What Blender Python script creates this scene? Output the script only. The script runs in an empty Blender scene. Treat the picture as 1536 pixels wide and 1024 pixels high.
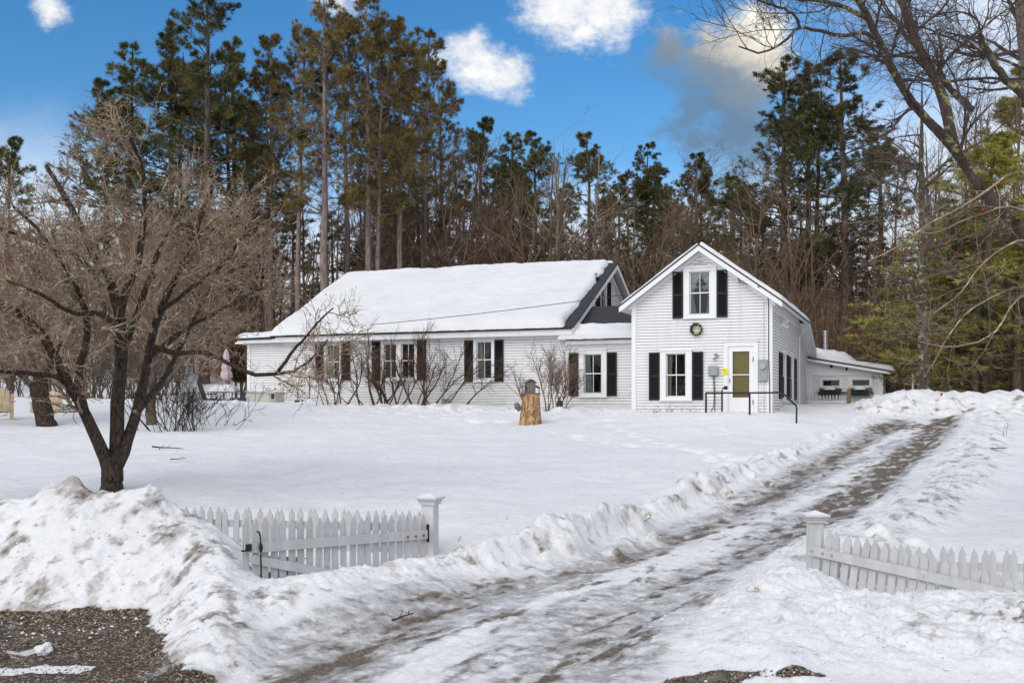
import bpy, bmesh, math, random
import numpy as np
random.seed(7)
RNG = np.random.default_rng(11)
F = 1650.0; HZ = 619.0            # focal length and horizon row of the 1536 px wide photograph
C = bpy.context.scene.collection
PI = math.pi

def at(px, py, Y):
    return ((px-768)/F*Y, Y, (HZ-py)/F*Y)

# ------------------------------------------------------------------ naming / linking
def tag(o, label=None, cat=None, group=None, kind=None):
    if label: o['label'] = label
    if cat: o['category'] = cat
    if group: o['group'] = group
    if kind: o['kind'] = kind
    return o
def empty(name, loc=(0,0,0), rz=0.0, label=None, cat=None, group=None):
    o = bpy.data.objects.new(name, None); C.objects.link(o)
    o.location = loc; o.rotation_euler = (0,0,rz)
    o.empty_display_size = .3
    return tag(o, label, cat, group)
def link(name, me, mat=None, parent=None):
    o = bpy.data.objects.new(name, me); C.objects.link(o)
    if mat is not None: me.materials.append(mat)
    if parent is not None: o.parent = parent
    return o
def children(o): return [c for c in bpy.data.objects if c.parent == o]
def copy_tree(o, parent=None, kids=None):
    c = o.copy(); C.objects.link(c)
    if parent is not None: c.parent = parent
    for ch in (kids if kids is not None else children(o)):
        copy_tree(ch, c)
    return c

# ------------------------------------------------------------------ mesh builder (small things)
class MB:
    def __init__(s, f=None): s.v=[]; s.q=[]; s.f=f; s.mi=[]; s.cur=0
    def add(s, vs, fs):
        n=len(s.v)
        s.v += [s.f(*p) if s.f else tuple(p) for p in vs]
        s.q += [tuple(i+n for i in q) for q in fs]; s.mi+=[s.cur]*len(fs)
    def box(s, a, b):
        (x0,y0,z0),(x1,y1,z1)=a,b
        s.add([(x0,y0,z0),(x1,y0,z0),(x1,y1,z0),(x0,y1,z0),(x0,y0,z1),(x1,y0,z1),(x1,y1,z1),(x0,y1,z1)],
              [(0,3,2,1),(4,5,6,7),(0,1,5,4),(1,2,6,5),(2,3,7,6),(3,0,4,7)])
    def quad(s,*p): s.add(p,[tuple(range(len(p)))])
    def prism(s, poly, ex):       # polygon list of 3d points extruded by vector
        n=len(poly)
        s.add(list(poly)+[tuple(p[i]+ex[i] for i in range(3)) for p in poly],
              [tuple(range(n))[::-1], tuple(range(n,2*n))]+[(i,(i+1)%n,(i+1)%n+n,i+n) for i in range(n)])
    def tube(s, pts, r, k=8, caps=True):
        pts=[np.array(p,float) for p in pts]; n=len(pts)
        rs = r if hasattr(r,'__len__') else [r]*n
        vs=[]
        for i,p in enumerate(pts):
            t = pts[min(i+1,n-1)]-pts[max(i-1,0)]; t/= (np.linalg.norm(t)+1e-9)
            ref = np.array([0,0,1.]) if abs(t[2])<.9 else np.array([1.,0,0])
            a=np.cross(t,ref); a/=np.linalg.norm(a); b=np.cross(t,a)
            for j in range(k):
                th=2*PI*j/k; vs.append(tuple(p+rs[i]*(math.cos(th)*a+math.sin(th)*b)))
        fs=[(i*k+j,i*k+(j+1)%k,(i+1)*k+(j+1)%k,(i+1)*k+j) for i in range(n-1) for j in range(k)]
        if caps: fs+=[tuple(range(k))[::-1], tuple(range((n-1)*k,n*k))]
        s.add(vs,fs)
    def lathe(s, c, prof, k=16):  # prof list of (r,z)
        vs=[(c[0]+r*math.cos(2*PI*j/k), c[1]+r*math.sin(2*PI*j/k), c[2]+z) for r,z in prof for j in range(k)]
        n=len(prof)
        fs=[(i*k+j,i*k+(j+1)%k,(i+1)*k+(j+1)%k,(i+1)*k+j) for i in range(n-1) for j in range(k)]
        fs+=[tuple(range(k))[::-1], tuple(range((n-1)*k,n*k))]
        s.add(vs,fs)
    def build(s, name, mat, parent=None, bevel=0, smooth=False, recalc=True):
        me=bpy.data.meshes.new(name); me.from_pydata(s.v,[],s.q)
        if any(s.mi): me.polygons.foreach_set('material_index',s.mi)
        if recalc or bevel:
            bm=bmesh.new(); bm.from_mesh(me)
            bmesh.ops.recalc_face_normals(bm, faces=bm.faces)
            if bevel: bmesh.ops.bevel(bm, geom=bm.edges[:], offset=bevel, segments=2, affect='EDGES', clamp_overlap=True)
            bm.to_mesh(me); bm.free()
        if smooth:
            for p in me.polygons: p.use_smooth=True
        return link(name, me, mat, parent)

# ------------------------------------------------------------------ fast numpy meshes
def np_mesh(name, V, Q, smooth=True):
    me=bpy.data.meshes.new(name); V=np.asarray(V,np.float32); Q=np.asarray(Q,np.int32)
    k=Q.shape[1]
    me.vertices.add(len(V)); me.vertices.foreach_set('co', V.ravel())
    me.loops.add(Q.size); me.loops.foreach_set('vertex_index', Q.ravel())
    me.polygons.add(len(Q)); me.polygons.foreach_set('loop_start', np.arange(len(Q),dtype=np.int32)*k)
    me.polygons.foreach_set('use_smooth', np.full(len(Q), smooth))
    me.update(calc_edges=True)
    return me
def tubes(P, R, k=3):
    """P (C,N,3) chains, R (C,N) radii -> verts, quads"""
    Cn,N,_=P.shape
    T=np.empty_like(P); T[:,1:-1]=P[:,2:]-P[:,:-2]; T[:,0]=P[:,1]-P[:,0]; T[:,-1]=P[:,-1]-P[:,-2]
    T/=np.linalg.norm(T,axis=2,keepdims=True)+1e-9
    m=T.mean(axis=1,keepdims=True); ref=np.where(np.abs(m[...,2:3])<.8, np.array([0,0,1.]), np.array([1.,0,0]))
    A=np.cross(T,ref); A/=np.linalg.norm(A,axis=2,keepdims=True)+1e-9; B=np.cross(T,A)
    th=np.arange(k)*2*PI/k
    V=P[:,:,None,:]+R[:,:,None,None]*(np.cos(th)[:,None]*A[:,:,None,:]+np.sin(th)[:,None]*B[:,:,None,:])
    base=np.arange(Cn*N*k).reshape(Cn,N,k)
    a=base[:,:-1,:]; b=np.roll(a,-1,axis=2); d=base[:,1:,:]; c=np.roll(d,-1,axis=2)
    return V.reshape(-1,3), np.stack([a,b,c,d],-1).reshape(-1,4)
def join(parts):
    Vs=[];Qs=[];n=0
    for V,Q in parts:
        Vs.append(V);Qs.append(Q+n);n+=len(V)
    return np.concatenate(Vs),np.concatenate(Qs)
def unit(v): return v/(np.linalg.norm(v,axis=-1,keepdims=True)+1e-9)
def sprout(P, R, n, t0, t1, ang, L, npts, rf=.55, rmin=.002, up=0.0, wob=.15, taper=.8, rng=RNG, Lvar=.4, flat=0.0, tipR=.25, abslen=False):
    """grow n children on each chain of P; returns (P2,R2). L is a fraction of the parent's length (or metres when abslen)."""
    Cn,N,_=P.shape
    t=np.sort(rng.uniform(t0,t1,(Cn,n)),axis=1); f=t*(N-1); i=np.minimum(f.astype(int),N-2); w=(f-i)
    ci=np.arange(Cn)[:,None]
    p=P[ci,i]*(1-w)[...,None]+P[ci,i+1]*w[...,None]
    r=R[ci,i]*(1-w)+R[ci,i+1]*w
    tan=unit(P[ci,i+1]-P[ci,i])
    rnd=unit(rng.normal(size=tan.shape)); 
    if flat: rnd[...,2]*=(1-flat)
    perp=unit(rnd-(rnd*tan).sum(-1,keepdims=True)*tan)
    a=(ang+rng.normal(0,.22,t.shape))[...,None]
    d=unit(np.cos(a)*tan+np.sin(a)*perp)
    pl=np.linalg.norm(np.diff(P,axis=1),axis=2).sum(1)[:,None]
    ln=(L if abslen else L*pl)*(1-taper*(t-t0)/(max(t1-t0,1e-6))*.7)*rng.uniform(1-Lvar,1+Lvar,t.shape)
    p=p.reshape(-1,3); d=d.reshape(-1,3); ln=ln.reshape(-1); r=r.reshape(-1)
    out=np.empty((len(p),npts,3)); out[:,0]=p; st=(ln/(npts-1))[:,None]
    for k in range(1,npts):
        d=unit(d+rng.normal(0,wob,d.shape)+np.array([0,0,up]))
        out[:,k]=out[:,k-1]+d*st
    r0=np.maximum(r*rf,rmin); s=np.linspace(1,tipR,npts)
    return out, np.maximum(r0[:,None]*s[None,:], rmin*.7)
def chain(pts, radii, n):
    """resample polyline to n points smoothly"""
    pts=np.array(pts,float); radii=np.array(radii,float)
    if len(radii)!=len(pts): radii=np.interp(np.linspace(0,1,len(pts)),np.linspace(0,1,len(radii)),radii)
    m=len(pts); tt=np.linspace(0,m-1,n); i=np.minimum(tt.astype(int),m-2); w=(tt-i)[:,None]
    pm=pts[np.maximum(i-1,0)];p0=pts[i];p1=pts[i+1];p2=pts[np.minimum(i+2,m-1)]
    P=.5*((2*p0)+(-pm+p1)*w+(2*pm-5*p0+4*p1-p2)*w**2+(-pm+3*p0-3*p1+p2)*w**3)
    R=radii[i]*(1-w[:,0])+radii[i+1]*w[:,0]
    return P[None],R[None]

# ------------------------------------------------------------------ numpy noise
_perm=np.random.default_rng(5).permutation(256); _perm=np.concatenate([_perm,_perm])
_g=np.random.default_rng(6).uniform(0,2*PI,256); _gx=np.cos(_g); _gy=np.sin(_g)
def perlin(x,y):
    xi=np.floor(x).astype(int); yi=np.floor(y).astype(int); xf=x-xi; yf=y-yi
    xi&=255; yi&=255
    u=xf*xf*xf*(xf*(xf*6-15)+10); v=yf*yf*yf*(yf*(yf*6-15)+10)
    def g(a,b,dx,dy):
        h=_perm[_perm[a&255]+(b&255)]; return _gx[h]*dx+_gy[h]*dy
    a=g(xi,yi,xf,yf); b=g(xi+1,yi,xf-1,yf); c=g(xi,yi+1,xf,yf-1); d=g(xi+1,yi+1,xf-1,yf-1)
    return ((a+(b-a)*u)*(1-v)+(c+(d-c)*u)*v)*1.5
def fbm(x,y,o=4,g=.5):
    s=0;a=1
    for k in range(o):
        s=s+a*perlin(x+k*17.3,y+k*9.1); x=x*2.03;y=y*2.03;a*=g
    return s
def billow(x,y,o=4,g=.5):
    s=0;a=1
    for k in range(o):
        s=s+a*(np.abs(perlin(x+k*31.7,y+k*5.9))*2-.5); x=x*2.1;y=y*2.1;a*=g
    return s
def sst(a,b,x):
    t=np.clip((x-a)/(b-a),0,1); return t*t*(3-2*t)

# ------------------------------------------------------------------ materials
def newmat(name):
    m=bpy.data.materials.new(name); m.use_nodes=True; nt=m.node_tree
    b=nt.nodes['Principled BSDF']; return m,nt,b
def N(nt,t,**k):
    n=nt.nodes.new(t)
    for a,v in k.items():
        if a.startswith('_'): n.inputs[a[1:].replace('_',' ')].default_value=v
        else: setattr(n,a,v)
    return n
def ramp(nt, fac, stops):
    r=nt.nodes.new('ShaderNodeValToRGB'); e=r.color_ramp.elements
    while len(e)<len(stops): e.new(.5)
    for el,(p,c) in zip(e,stops): el.position=p; el.color=(*c,1) if len(c)==3 else c
    nt.links.new(fac,r.inputs[0]); return r.outputs[0]
def mixc(nt,fac,a,b,bt='MIX'):
    m=nt.nodes.new('ShaderNodeMix'); m.data_type='RGBA'; m.blend_type=bt
    for s,i in ((fac,0),(a,6),(b,7)):
        if isinstance(s,(int,float)): m.inputs[i].default_value=s
        elif isinstance(s,tuple): m.inputs[i].default_value=(*s,1)
        else: nt.links.new(s,m.inputs[i])
    return m.outputs[2]
def math_(nt,op,a,b=None,c=None,clamp=False):
    m=nt.nodes.new('ShaderNodeMath'); m.operation=op; m.use_clamp=clamp
    for i,s in enumerate((a,b,c)):
        if s is None: continue
        if isinstance(s,(int,float)): m.inputs[i].default_value=s
        else: nt.links.new(s,m.inputs[i])
    return m.outputs[0]
def simple(name, col, rough=.7, var=.12, scale=6.0, bump=.0, bscale=40., stretch=(1,1,1), metal=0, dirt=None, spec=.3):
    m,nt,b=newmat(name); L=nt.links.new
    tc=N(nt,'ShaderNodeTexCoord'); mp=N(nt,'ShaderNodeMapping'); mp.inputs['Scale'].default_value=stretch
    L(tc.outputs['Object'],mp.inputs[0])
    n=N(nt,'ShaderNodeTexNoise',_Scale=scale,_Detail=5.0,_Roughness=.6); L(mp.outputs[0],n.inputs['Vector'])
    lo=tuple(c*(1-var) for c in col); hi=tuple(min(c*(1+var),1) for c in col)
    out=ramp(nt,n.outputs[0],[(.3,lo),(.7,hi)])
    if dirt:
        n2=N(nt,'ShaderNodeTexNoise',_Scale=scale*2.3,_Detail=6.0,_Roughness=.7); L(mp.outputs[0],n2.inputs['Vector'])
        f=ramp(nt,n2.outputs[0],[(dirt[1],(0,0,0)),(dirt[1]+.12,(1,1,1))])
        out=mixc(nt,f,out,dirt[0])
    L(out,b.inputs['Base Color']); b.inputs['Roughness'].default_value=rough; b.inputs['Metallic'].default_value=metal
    b.inputs['Specular IOR Level'].default_value=spec
    if bump:
        n3=N(nt,'ShaderNodeTexNoise',_Scale=bscale,_Detail=5.0); L(mp.outputs[0],n3.inputs['Vector'])
        bp=N(nt,'ShaderNodeBump',_Strength=bump,_Distance=.02); L(n3.outputs[0],bp.inputs['Height']); L(bp.outputs[0],b.inputs['Normal'])
    return m
M={}
M['paint']=simple('white_paint',(.69,.69,.70),.55,.03,1.5,.12,60,(1,1,3),dirt=((.50,.49,.47),.585))
def splash(m):
    nt=m.node_tree; L=nt.links.new; b=nt.nodes['Principled BSDF']; src=b.inputs['Base Color'].links[0].from_socket
    tc=N(nt,'ShaderNodeTexCoord'); sp=N(nt,'ShaderNodeSeparateXYZ'); L(tc.outputs['Object'],sp.inputs[0])
    n=N(nt,'ShaderNodeTexNoise',_Scale=3.5,_Detail=7.0,_Roughness=.7); L(tc.outputs['Object'],n.inputs['Vector'])
    f=math_(nt,'MULTIPLY',math_(nt,'MULTIPLY_ADD',sp.outputs[2],-1.1,1.0,clamp=True),ramp(nt,n.outputs[0],[(.40,(0,0,0)),(.75,(.8,.8,.8))]))
    mp=N(nt,'ShaderNodeMapping'); mp.inputs['Scale'].default_value=(2.2,2.2,.18); L(tc.outputs['Object'],mp.inputs[0])
    n2=N(nt,'ShaderNodeTexNoise',_Scale=2.5,_Detail=6.0,_Roughness=.7); L(mp.outputs[0],n2.inputs['Vector'])
    c=mixc(nt,ramp(nt,n2.outputs[0],[(.50,(0,0,0)),(.72,(.35,.35,.35))]),src,(.44,.43,.42))
    L(mixc(nt,f,c,(.36,.34,.30)),b.inputs['Base Color'])
splash(M['paint'])
M['lap_shade']=simple('painted_lap_shadow',(.20,.205,.21),.9,.35,2.5)  # shade under the clapboards, painted as a darker colour
M['trim']=simple('white_trim',(.71,.71,.72),.5,.03,3,dirt=((.6,.59,.57),.70))
M['fence']=simple('fence_paint',(.46,.465,.475),.65,.12,7,.45,60,(1,1,.22),dirt=((.27,.25,.21),.62))
M['post']=simple('weathered_post_paint',(.52,.525,.54),.65,.10,6,.3,60,(1,1,.3),dirt=((.22,.20,.15),.66))
M['shutter']=simple('black_shutter',(.006,.006,.007),.45,.2,8)
M['shingle']=simple('dark_shingle',(.035,.036,.042),.85,.45,9,.5,30,(1.2,6,6))
M['black']=simple('black_iron',(.012,.012,.013),.4,.2,10)
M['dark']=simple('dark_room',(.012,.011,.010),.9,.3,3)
M['curtain']=simple('grey_curtain',(.36,.36,.35),.85,.15,5,.2,20,(6,6,.6))
M['curtain_tan']=simple('tan_curtain',(.42,.38,.30),.85,.12,5,.2,20,(6,6,.6))
M['olive']=simple('olive_door',(.46,.31,.03),.5,.08,3)
M['grey_metal']=simple('grey_metal',(.26,.28,.30),.45,.10,5,metal=.2)
M['steel']=simple('steel_pipe',(.5,.5,.52),.3,.15,8,metal=.9)
M['brick']=simple('old_brick',(.22,.12,.09),.9,.35,14,.4,30)
M['wood_tan']=simple('tan_wood',(.46,.36,.24),.7,.2,6,.2,40,(1,1,1))
M['wood_old']=simple('old_grey_wood',(.17,.14,.12),.85,.35,6,.4,30,(6,6,.6))
M['wood_brown']=simple('brown_wood',(.22,.15,.08),.8,.25,6,.2,30,(5,5,.5))
M['beige']=simple('beige_plastic',(.42,.42,.36),.5,.08,3)
M['blue']=simple('blue_plastic',(.03,.05,.11),.5,.1,3)
M['green_plastic']=simple('green_plastic',(.01,.05,.045),.5,.1,3)
M['teal']=simple('teal_plastic',(.10,.42,.42),.5,.1,3)
M['orange']=simple('orange_plastic',(.5,.13,.05),.5,.1,3)
M['yellow']=simple('yellow_sign',(.75,.66,.03),.5,.05,3)
M['pinkfab']=simple('pink_striped_fabric',(.55,.42,.46),.9,.3,9,dirt=((.32,.16,.12),.6))
M['mesh_fab']=simple('grey_sling_fabric',(.12,.12,.13),.8,.3,14)
M['rust']=simple('rusty_bolt',(.22,.11,.05),.7,.3,40)
M['red']=simple('dark_red',(.22,.02,.015),.6,.3,20)
M['planter']=simple('dark_planter',(.012,.018,.016),.6,.2,10)
M['dry']=simple('dry_plants',(.24,.14,.06),.9,.5,30)
M['wreath']=simple('wreath_green',(.03,.035,.02),.9,.5,30)
M['ribbon']=simple('yellow_ribbon',(.6,.5,.02),.6,.1,10)

def bark(name, a, b_, lichen=None, lt=.6, scale=9, bump=.8, st=(1,1,.22), fine=22):
    m,nt,b=newmat(name); L=nt.links.new
    tc=N(nt,'ShaderNodeTexCoord'); mp=N(nt,'ShaderNodeMapping'); mp.inputs['Scale'].default_value=st
    L(tc.outputs['Object'],mp.inputs[0])
    n=N(nt,'ShaderNodeTexNoise',_Scale=scale,_Detail=7.0,_Roughness=.65); L(mp.outputs[0],n.inputs['Vector'])
    out=ramp(nt,n.outputs[0],[(.32,a),(.68,b_)])
    if lichen:
        n2=N(nt,'ShaderNodeTexNoise',_Scale=5.0,_Detail=4.0,_Roughness=.7); L(tc.outputs['Object'],n2.inputs['Vector'])
        f=ramp(nt,n2.outputs[0],[(lt,(0,0,0)),(lt+.06,(1,1,1))]); out=mixc(nt,f,out,lichen)
    L(out,b.inputs['Base Color']); b.inputs['Roughness'].default_value=.9; b.inputs['Specular IOR Level'].default_value=.15
    v=N(nt,'ShaderNodeTexVoronoi',_Scale=fine); v.feature='DISTANCE_TO_EDGE'; L(mp.outputs[0],v.inputs['Vector'])
    ad=math_(nt,'ADD',n.outputs[0],v.outputs[0])
    bp=N(nt,'ShaderNodeBump',_Strength=bump,_Distance=.03); L(ad,bp.inputs['Height']); L(bp.outputs[0],b.inputs['Normal'])
    return m
M['apple_bark']=bark('apple_bark',(.008,.006,.005),(.095,.070,.055),(.34,.32,.23),.66,scale=26,bump=1.0,st=(1,1,.35),fine=30)
M['apple_twig']=bark('apple_twig_bark',(.11,.075,.055),(.44,.32,.24),(.56,.53,.37),.57,scale=3.2,bump=.1,st=(1,1,1))
M['bare_bark']=bark('grey_brown_bark',(.060,.047,.038),(.17,.135,.105),(.26,.25,.18),.66)
M['bare_twig']=bark('brown_twig_bark',(.105,.068,.048),(.28,.185,.13),None,bump=.1)
M['redpine_bark']=bark('red_pine_bark',(.115,.082,.075),(.31,.245,.225),None,bump=.9)
M['pine_bark']=bark('white_pine_bark',(.045,.034,.026),(.15,.112,.085),None,bump=.8)
M['pale_bark']=bark('pale_bark',(.13,.12,.09),(.36,.34,.27),(.10,.08,.06),.62)
M['maple_bark']=bark('maple_bark',(.035,.027,.024),(.11,.085,.072),(.28,.28,.13),.555,bump=1.0)
M['maple_twig']=bark('maple_twig_bark',(.045,.035,.030),(.13,.10,.085),None,bump=.1)
M['pale_twig']=bark('pale_twig_bark',(.15,.125,.09),(.33,.29,.21),None,bump=.1)
M['lilac_bark']=bark('lilac_bark',(.040,.025,.017),(.15,.095,.062),(.22,.20,.14),.66,bump=.3)
M['far_twig']=bark('far_wood_bark',(.11,.075,.062),(.26,.18,.155),None,bump=.0)
def foliage(name, a, b_, c, sc=1.1):
    m,nt,b=newmat(name); L=nt.links.new
    tc=N(nt,'ShaderNodeTexCoord'); oi=N(nt,'ShaderNodeObjectInfo')
    n=N(nt,'ShaderNodeTexNoise',_Scale=sc,_Detail=5.0,_Roughness=.75); L(tc.outputs['Object'],n.inputs['Vector'])
    out=ramp(nt,n.outputs[0],[(.30,a),(.52,b_),(.70,c)])
    hs=N(nt,'ShaderNodeHueSaturation'); L(out,hs.inputs['Color']); 
    L(math_(nt,'MULTIPLY_ADD',oi.outputs['Random'],.5,.75),hs.inputs['Value'])
    L(hs.outputs[0],b.inputs['Base Color']); b.inputs['Roughness'].default_value=.6; b.inputs['Specular IOR Level'].default_value=.2
    return m
M['red_needles']=foliage('red_pine_needles',(.045,.040,.018),(.145,.112,.034),(.34,.22,.07))
M['white_needles']=foliage('white_pine_needles',(.030,.038,.020),(.10,.10,.034),(.25,.20,.06))
M['yel_needles']=foliage('yellow_green_needles',(.11,.12,.033),(.29,.27,.065),(.46,.40,.11))
M['beech']=foliage('dry_beech_leaves',(.13,.055,.022),(.27,.125,.05),(.40,.22,.10),3)
M['orange_leaf']=foliage('orange_oak_leaves',(.22,.05,.015),(.40,.10,.03),(.5,.2,.07),3)

# ------------------------------------------------------------------ terrain
def curve(tab): 
    a=np.array(tab,float)
    return lambda y: np.interp(y,a[:,0],a[:,1])
zd=curve([(-60,-2.6),(7,-2.5),(9,-2.37),(10,-2.26),(12,-2.05),(14,-1.92),(17,-1.7),(20,-1.4),(24,-.98),(28,-.62),(35,-.19),(45,.1),(60,1.0)])
def gnd(px,py):
    t=(py-HZ)/F; y=8.0
    while y<45 and -float(zd(y))/y>t: y+=.01
    return (y,(px-768)/F*y)
EL=[gnd(*p) for p in [(330,1012),(400,960),(500,925),(600,893),(740,868),(860,842),(1000,790),(1100,745),(1180,700),(1240,672),(1300,643),(1325,632)]]
ER=[gnd(*p) for p in [(985,1020),(1015,960),(1060,905),(1130,862),(1210,815),(1270,790),(1340,745),(1400,690),(1430,655),(1445,635)]]
XL=curve([(5,-5.0)]+EL+[(60,20.)]); XR=curve([(5,9.0),(8.9,2.2)]+ER+[(60,24.)])
lawn=curve([(-60,-2.6),(7,-2.5),(10,-2.28),(11.3,-2.14),(12.6,-1.92),(14,-1.66),(18.4,-1.36),(24,-1.0),(30,-.62),(34,-.35),(36.5,-.02),(38.5,.2),(42,.34),(47,.40),(52,.7),(60,1.8),(85,5),(120,8),(180,14.5),(260,16),(500,17)])
rlawn=curve([(-60,-2.55),(7,-2.5),(9.5,-2.3),(12,-2.05),(16,-1.72),(22,-1.12),(30,-.52),(36,-.08),(42,.2),(47,.40),(52,.7),(60,1.8),(85,5),(120,8),(180,14.5),(260,16),(500,17)])
def ridge(X,Y,h,pts,slope,flat=.15,k=.12):
    """plough pile: smooth-max of the ground with a ridge through pts (x,y,z)"""
    for (x0,y0,z0),(x1,y1,z1) in zip(pts,pts[1:]):
        dx,dy=x1-x0,y1-y0; t=np.clip(((X-x0)*dx+(Y-y0)*dy)/(dx*dx+dy*dy),0,1)
        d=np.hypot(X-x0-t*dx,Y-y0-t*dy)
        zr=z0+(z1-z0)*t-slope*(np.sqrt(np.maximum(d,0)**2+flat*flat)-flat)
        m=np.clip((zr-h)/k*.5+.5,0,1); h=h*(1-m)+zr*m+k*m*(1-m)
    return h
def terrain(X,Y,detail=True):
    a=(X-XL(Y))/(XR(Y)-XL(Y)); k=.80
    dl=(XL(Y)-X)*k; dr=(X-XR(Y))*k
    left=sst(-.2,.2,dl); right=sst(-.2,.2,dr)
    inr=(Y>8.0)&(Y<36)
    near=sst(8.5,10.5,Y)*(1-sst(33,35.5,Y))
    ln=lawn(Y)+.02*np.maximum(0,-X-7)*sst(20,30,Y)*(1-sst(45,60,Y))+sst(9,11,Y)*(1-sst(40,50,Y))*.085*fbm(X*.22,Y*.22,3)+sst(9,11,Y)*(1-sst(40,50,Y))*.020*fbm(X*.8+5,Y*.8,3)
    rn=rlawn(Y)+sst(9,11,Y)*(1-sst(40,50,Y))*.06*fbm(X*.3+9,Y*.3,3)
    base=np.where(X>(XL(Y)+XR(Y))/2,rn,ln)
    d=zd(Y)
    outside=np.maximum(left,right)
    w=sst(0.0,1.3,np.maximum(dl,dr))
    corr=1-sst(36,40,Y)
    h=np.where(np.maximum(dl,dr)>0, base*w+d*(1-w), d)
    h=h*corr+base*(1-corr)
    # berms thrown up along the drive
    jit=.25*fbm(X*.9,Y*.9,3)
    bl=np.exp(-((dl-.42-jit*.7)/(.25+.08*perlin(X*.5,Y*.5+3)))**2)*(.19+.17*fbm(X*.45+3,Y*.45,4))*near*(1+.55*np.exp(-((Y-15.6)/1.6)**2))
    br=np.exp(-((dr-.65-jit*.7)/.58)**2)*(.20+.11*fbm(X*.5+7,Y*.5,4))*near*(1-sst(11.6,12.6,Y)*(1-sst(13.2,14.2,Y))*.6)
    h=h+np.maximum(bl,0)+np.maximum(br,0)
    # house mound
    h=h+.26*np.exp(-((X-7.0)/2.6)**2-((Y-35.0)/1.6)**2)*(1-sst(8.6,9.8,X))
    h=ridge(X,Y,h,[(-2.75,11.5,-1.76),(-2.0,12.0,-1.76),(-1.3,12.75,-1.78),(-.9,13.4,-1.76)],.50,.30,.16)
    pile=np.zeros_like(h); h0=h
    h=ridge(X,Y,h,[(-13,13.6,-1.10),(-7.0,13.2,-1.08),(-5.6,13.05,-1.02),(-5.25,13.0,-.93),(-4.9,12.95,-.95),(-4.2,12.9,-1.02),(-3.7,12.6,-1.25),(-3.2,11.9,-1.55),(-2.95,11.1,-1.74),(-2.75,10.2,-1.98),(-2.75,9.6,-2.2)],.80,.22)
    h=ridge(X,Y,h,[(2.35,11.3,-1.98),(2.8,11.9,-1.84),(3.1,12.2,-1.72)],.6,.3)
    h=ridge(X,Y,h,[(2.6,10.9,-1.98),(3.5,11.25,-1.90),(4.4,11.25,-1.88),(5.2,11.1,-1.84),(7,10.9,-1.65),(12,11.2,-1.6)],.30,.35)
    # piles at the top of the drive and by the rear wing
    h=ridge(X,Y,h,[(12.4,37.6,.20),(13.4,38.8,.62),(14.4,39.5,.80),(16,38.6,.66),(17.2,38.6,.70),(19,37.5,.65),(21,36.5,.25),(26,36,.1)],.42,.7)
    h=ridge(X,Y,h,[(10.4,38.4,.12),(11.4,38.7,.20),(12.4,38.5,.16),(13.2,38.6,.22)],.5,.4)
    h=ridge(X,Y,h,[(13.9,34.2,-.12),(15.2,35.5,.05),(17,36.4,.1),(20,35.5,.05)],.35,.5)
    # left side by the generator and patio
    h=ridge(X,Y,h,[(-12.6,41.6,.32),(-10.6,42.0,.42),(-9.4,41.6,.34)],.22,.5)
    h=ridge(X,Y,h,[(-7.6,41.8,.50),(-7.3,41.8,.50)],.5,.3)
    pile=np.clip((h-h0)/.12,0,1)
    bm=np.clip((np.maximum(bl,0)+np.maximum(br,0))/.10,0,1)
    bumps=[(-5.30,13.0,.22,.09),(-5.12,12.92,.13,.09),(-5.5,13.0,.14,.07),(-4.35,12.85,.30,.10),(.90,14.55,.22,.10),(1.35,14.6,.13,.12),(1.55,15.15,.16,.10),(2.0,15.6,.09,.14),(3.45,17.9,.13,.12),(4.1,19.6,.14,.07),
           (4.55,13.1,.20,.17),(4.15,13.0,.14,.10),(5.0,14.9,.17,.15),(5.5,14.9,.14,.10),(2.62,10.9,.22,.07),(3.3,10.7,.3,.05)]
    if detail:
        for x,y,r,A in bumps:
            d2=((X-x)**2+(Y-y)**2)/r**2; h=h+A*np.exp(-d2**1.4)
    rough=np.clip(pile*.9+np.clip(np.maximum(bl,0)/.10,0,1)*(.75+.5*perlin(X*.4+9,Y*.4))+np.clip(np.maximum(br,0)/.10,0,1)*.45,0,1)
    if detail:
        sc=sst(10,40,Y)
        n1=billow(X*1.9+.4*perlin(X*2,Y*2),Y*1.9,4,.55)
        n2=billow(X*6.5,Y*6.5+3,3,.55)
        h=h+rough*(.042*n1+.020*n2+.014*billow(X*13,Y*13,3))*(1+.45*sc)
        back=sst(33,37,Y)*pile
        h=h+back*.10*billow(X*1.1,Y*1.1,4,.6)
        # lawn texture and footprints
        h=h+(1-rough)*outside*(.009*fbm(X*2.2,Y*2.2,3)+.005*fbm(X*9,Y*9,3))*sst(9,11,Y)
        tr=(np.exp(-((Y-(38.6-.30*(X+3)))/1.4)**2)*sst(-9,-6,X)*(1-sst(3,5,X)))
        h=h+tr*.09*billow(X*1.6,Y*1.6,3)*(1-rough)
        # drive ruts
        ins=(1-outside)*inr
        rut=-.045*np.exp(-((a-.24)/.10)**2)-.04*np.exp(-((a-.76)/.10)**2)
        st=fbm((X-Y*.72)*2.6,(Y*.8+X*.5)*.7,4,.6)
        h=h+ins*(rut+.022*st+.012*fbm(X*5,Y*5,3)+.009*billow(X*13,Y*13,2))
        h=h-ins*.004*(np.sin((Y*.85+X*.5)*38)*np.exp(-((a-.33)/.035)**2)+np.sin((Y*.85+X*.5)*38)*np.exp(-((a-.62)/.04)**2))
        for i,(x,y) in enumerate(FOOT):
            h=h-.11*np.exp(-(((X-x)*.95-(Y-y)*.3)/.16)**2-(((Y-y)*.95+(X-x)*.3)/.13)**2)
    return h,a,outside,rough,pile,bm
FOOT=[]
for i in range(26):
    t=i/25; px=905+ (1150-905)*t; py=655+(702-655)*t+4*math.sin(i*2.1)
    y=34.5-14.3*t**.75
    FOOT.append(((px-768)/F*y+.1*(-1)**i, y))
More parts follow.
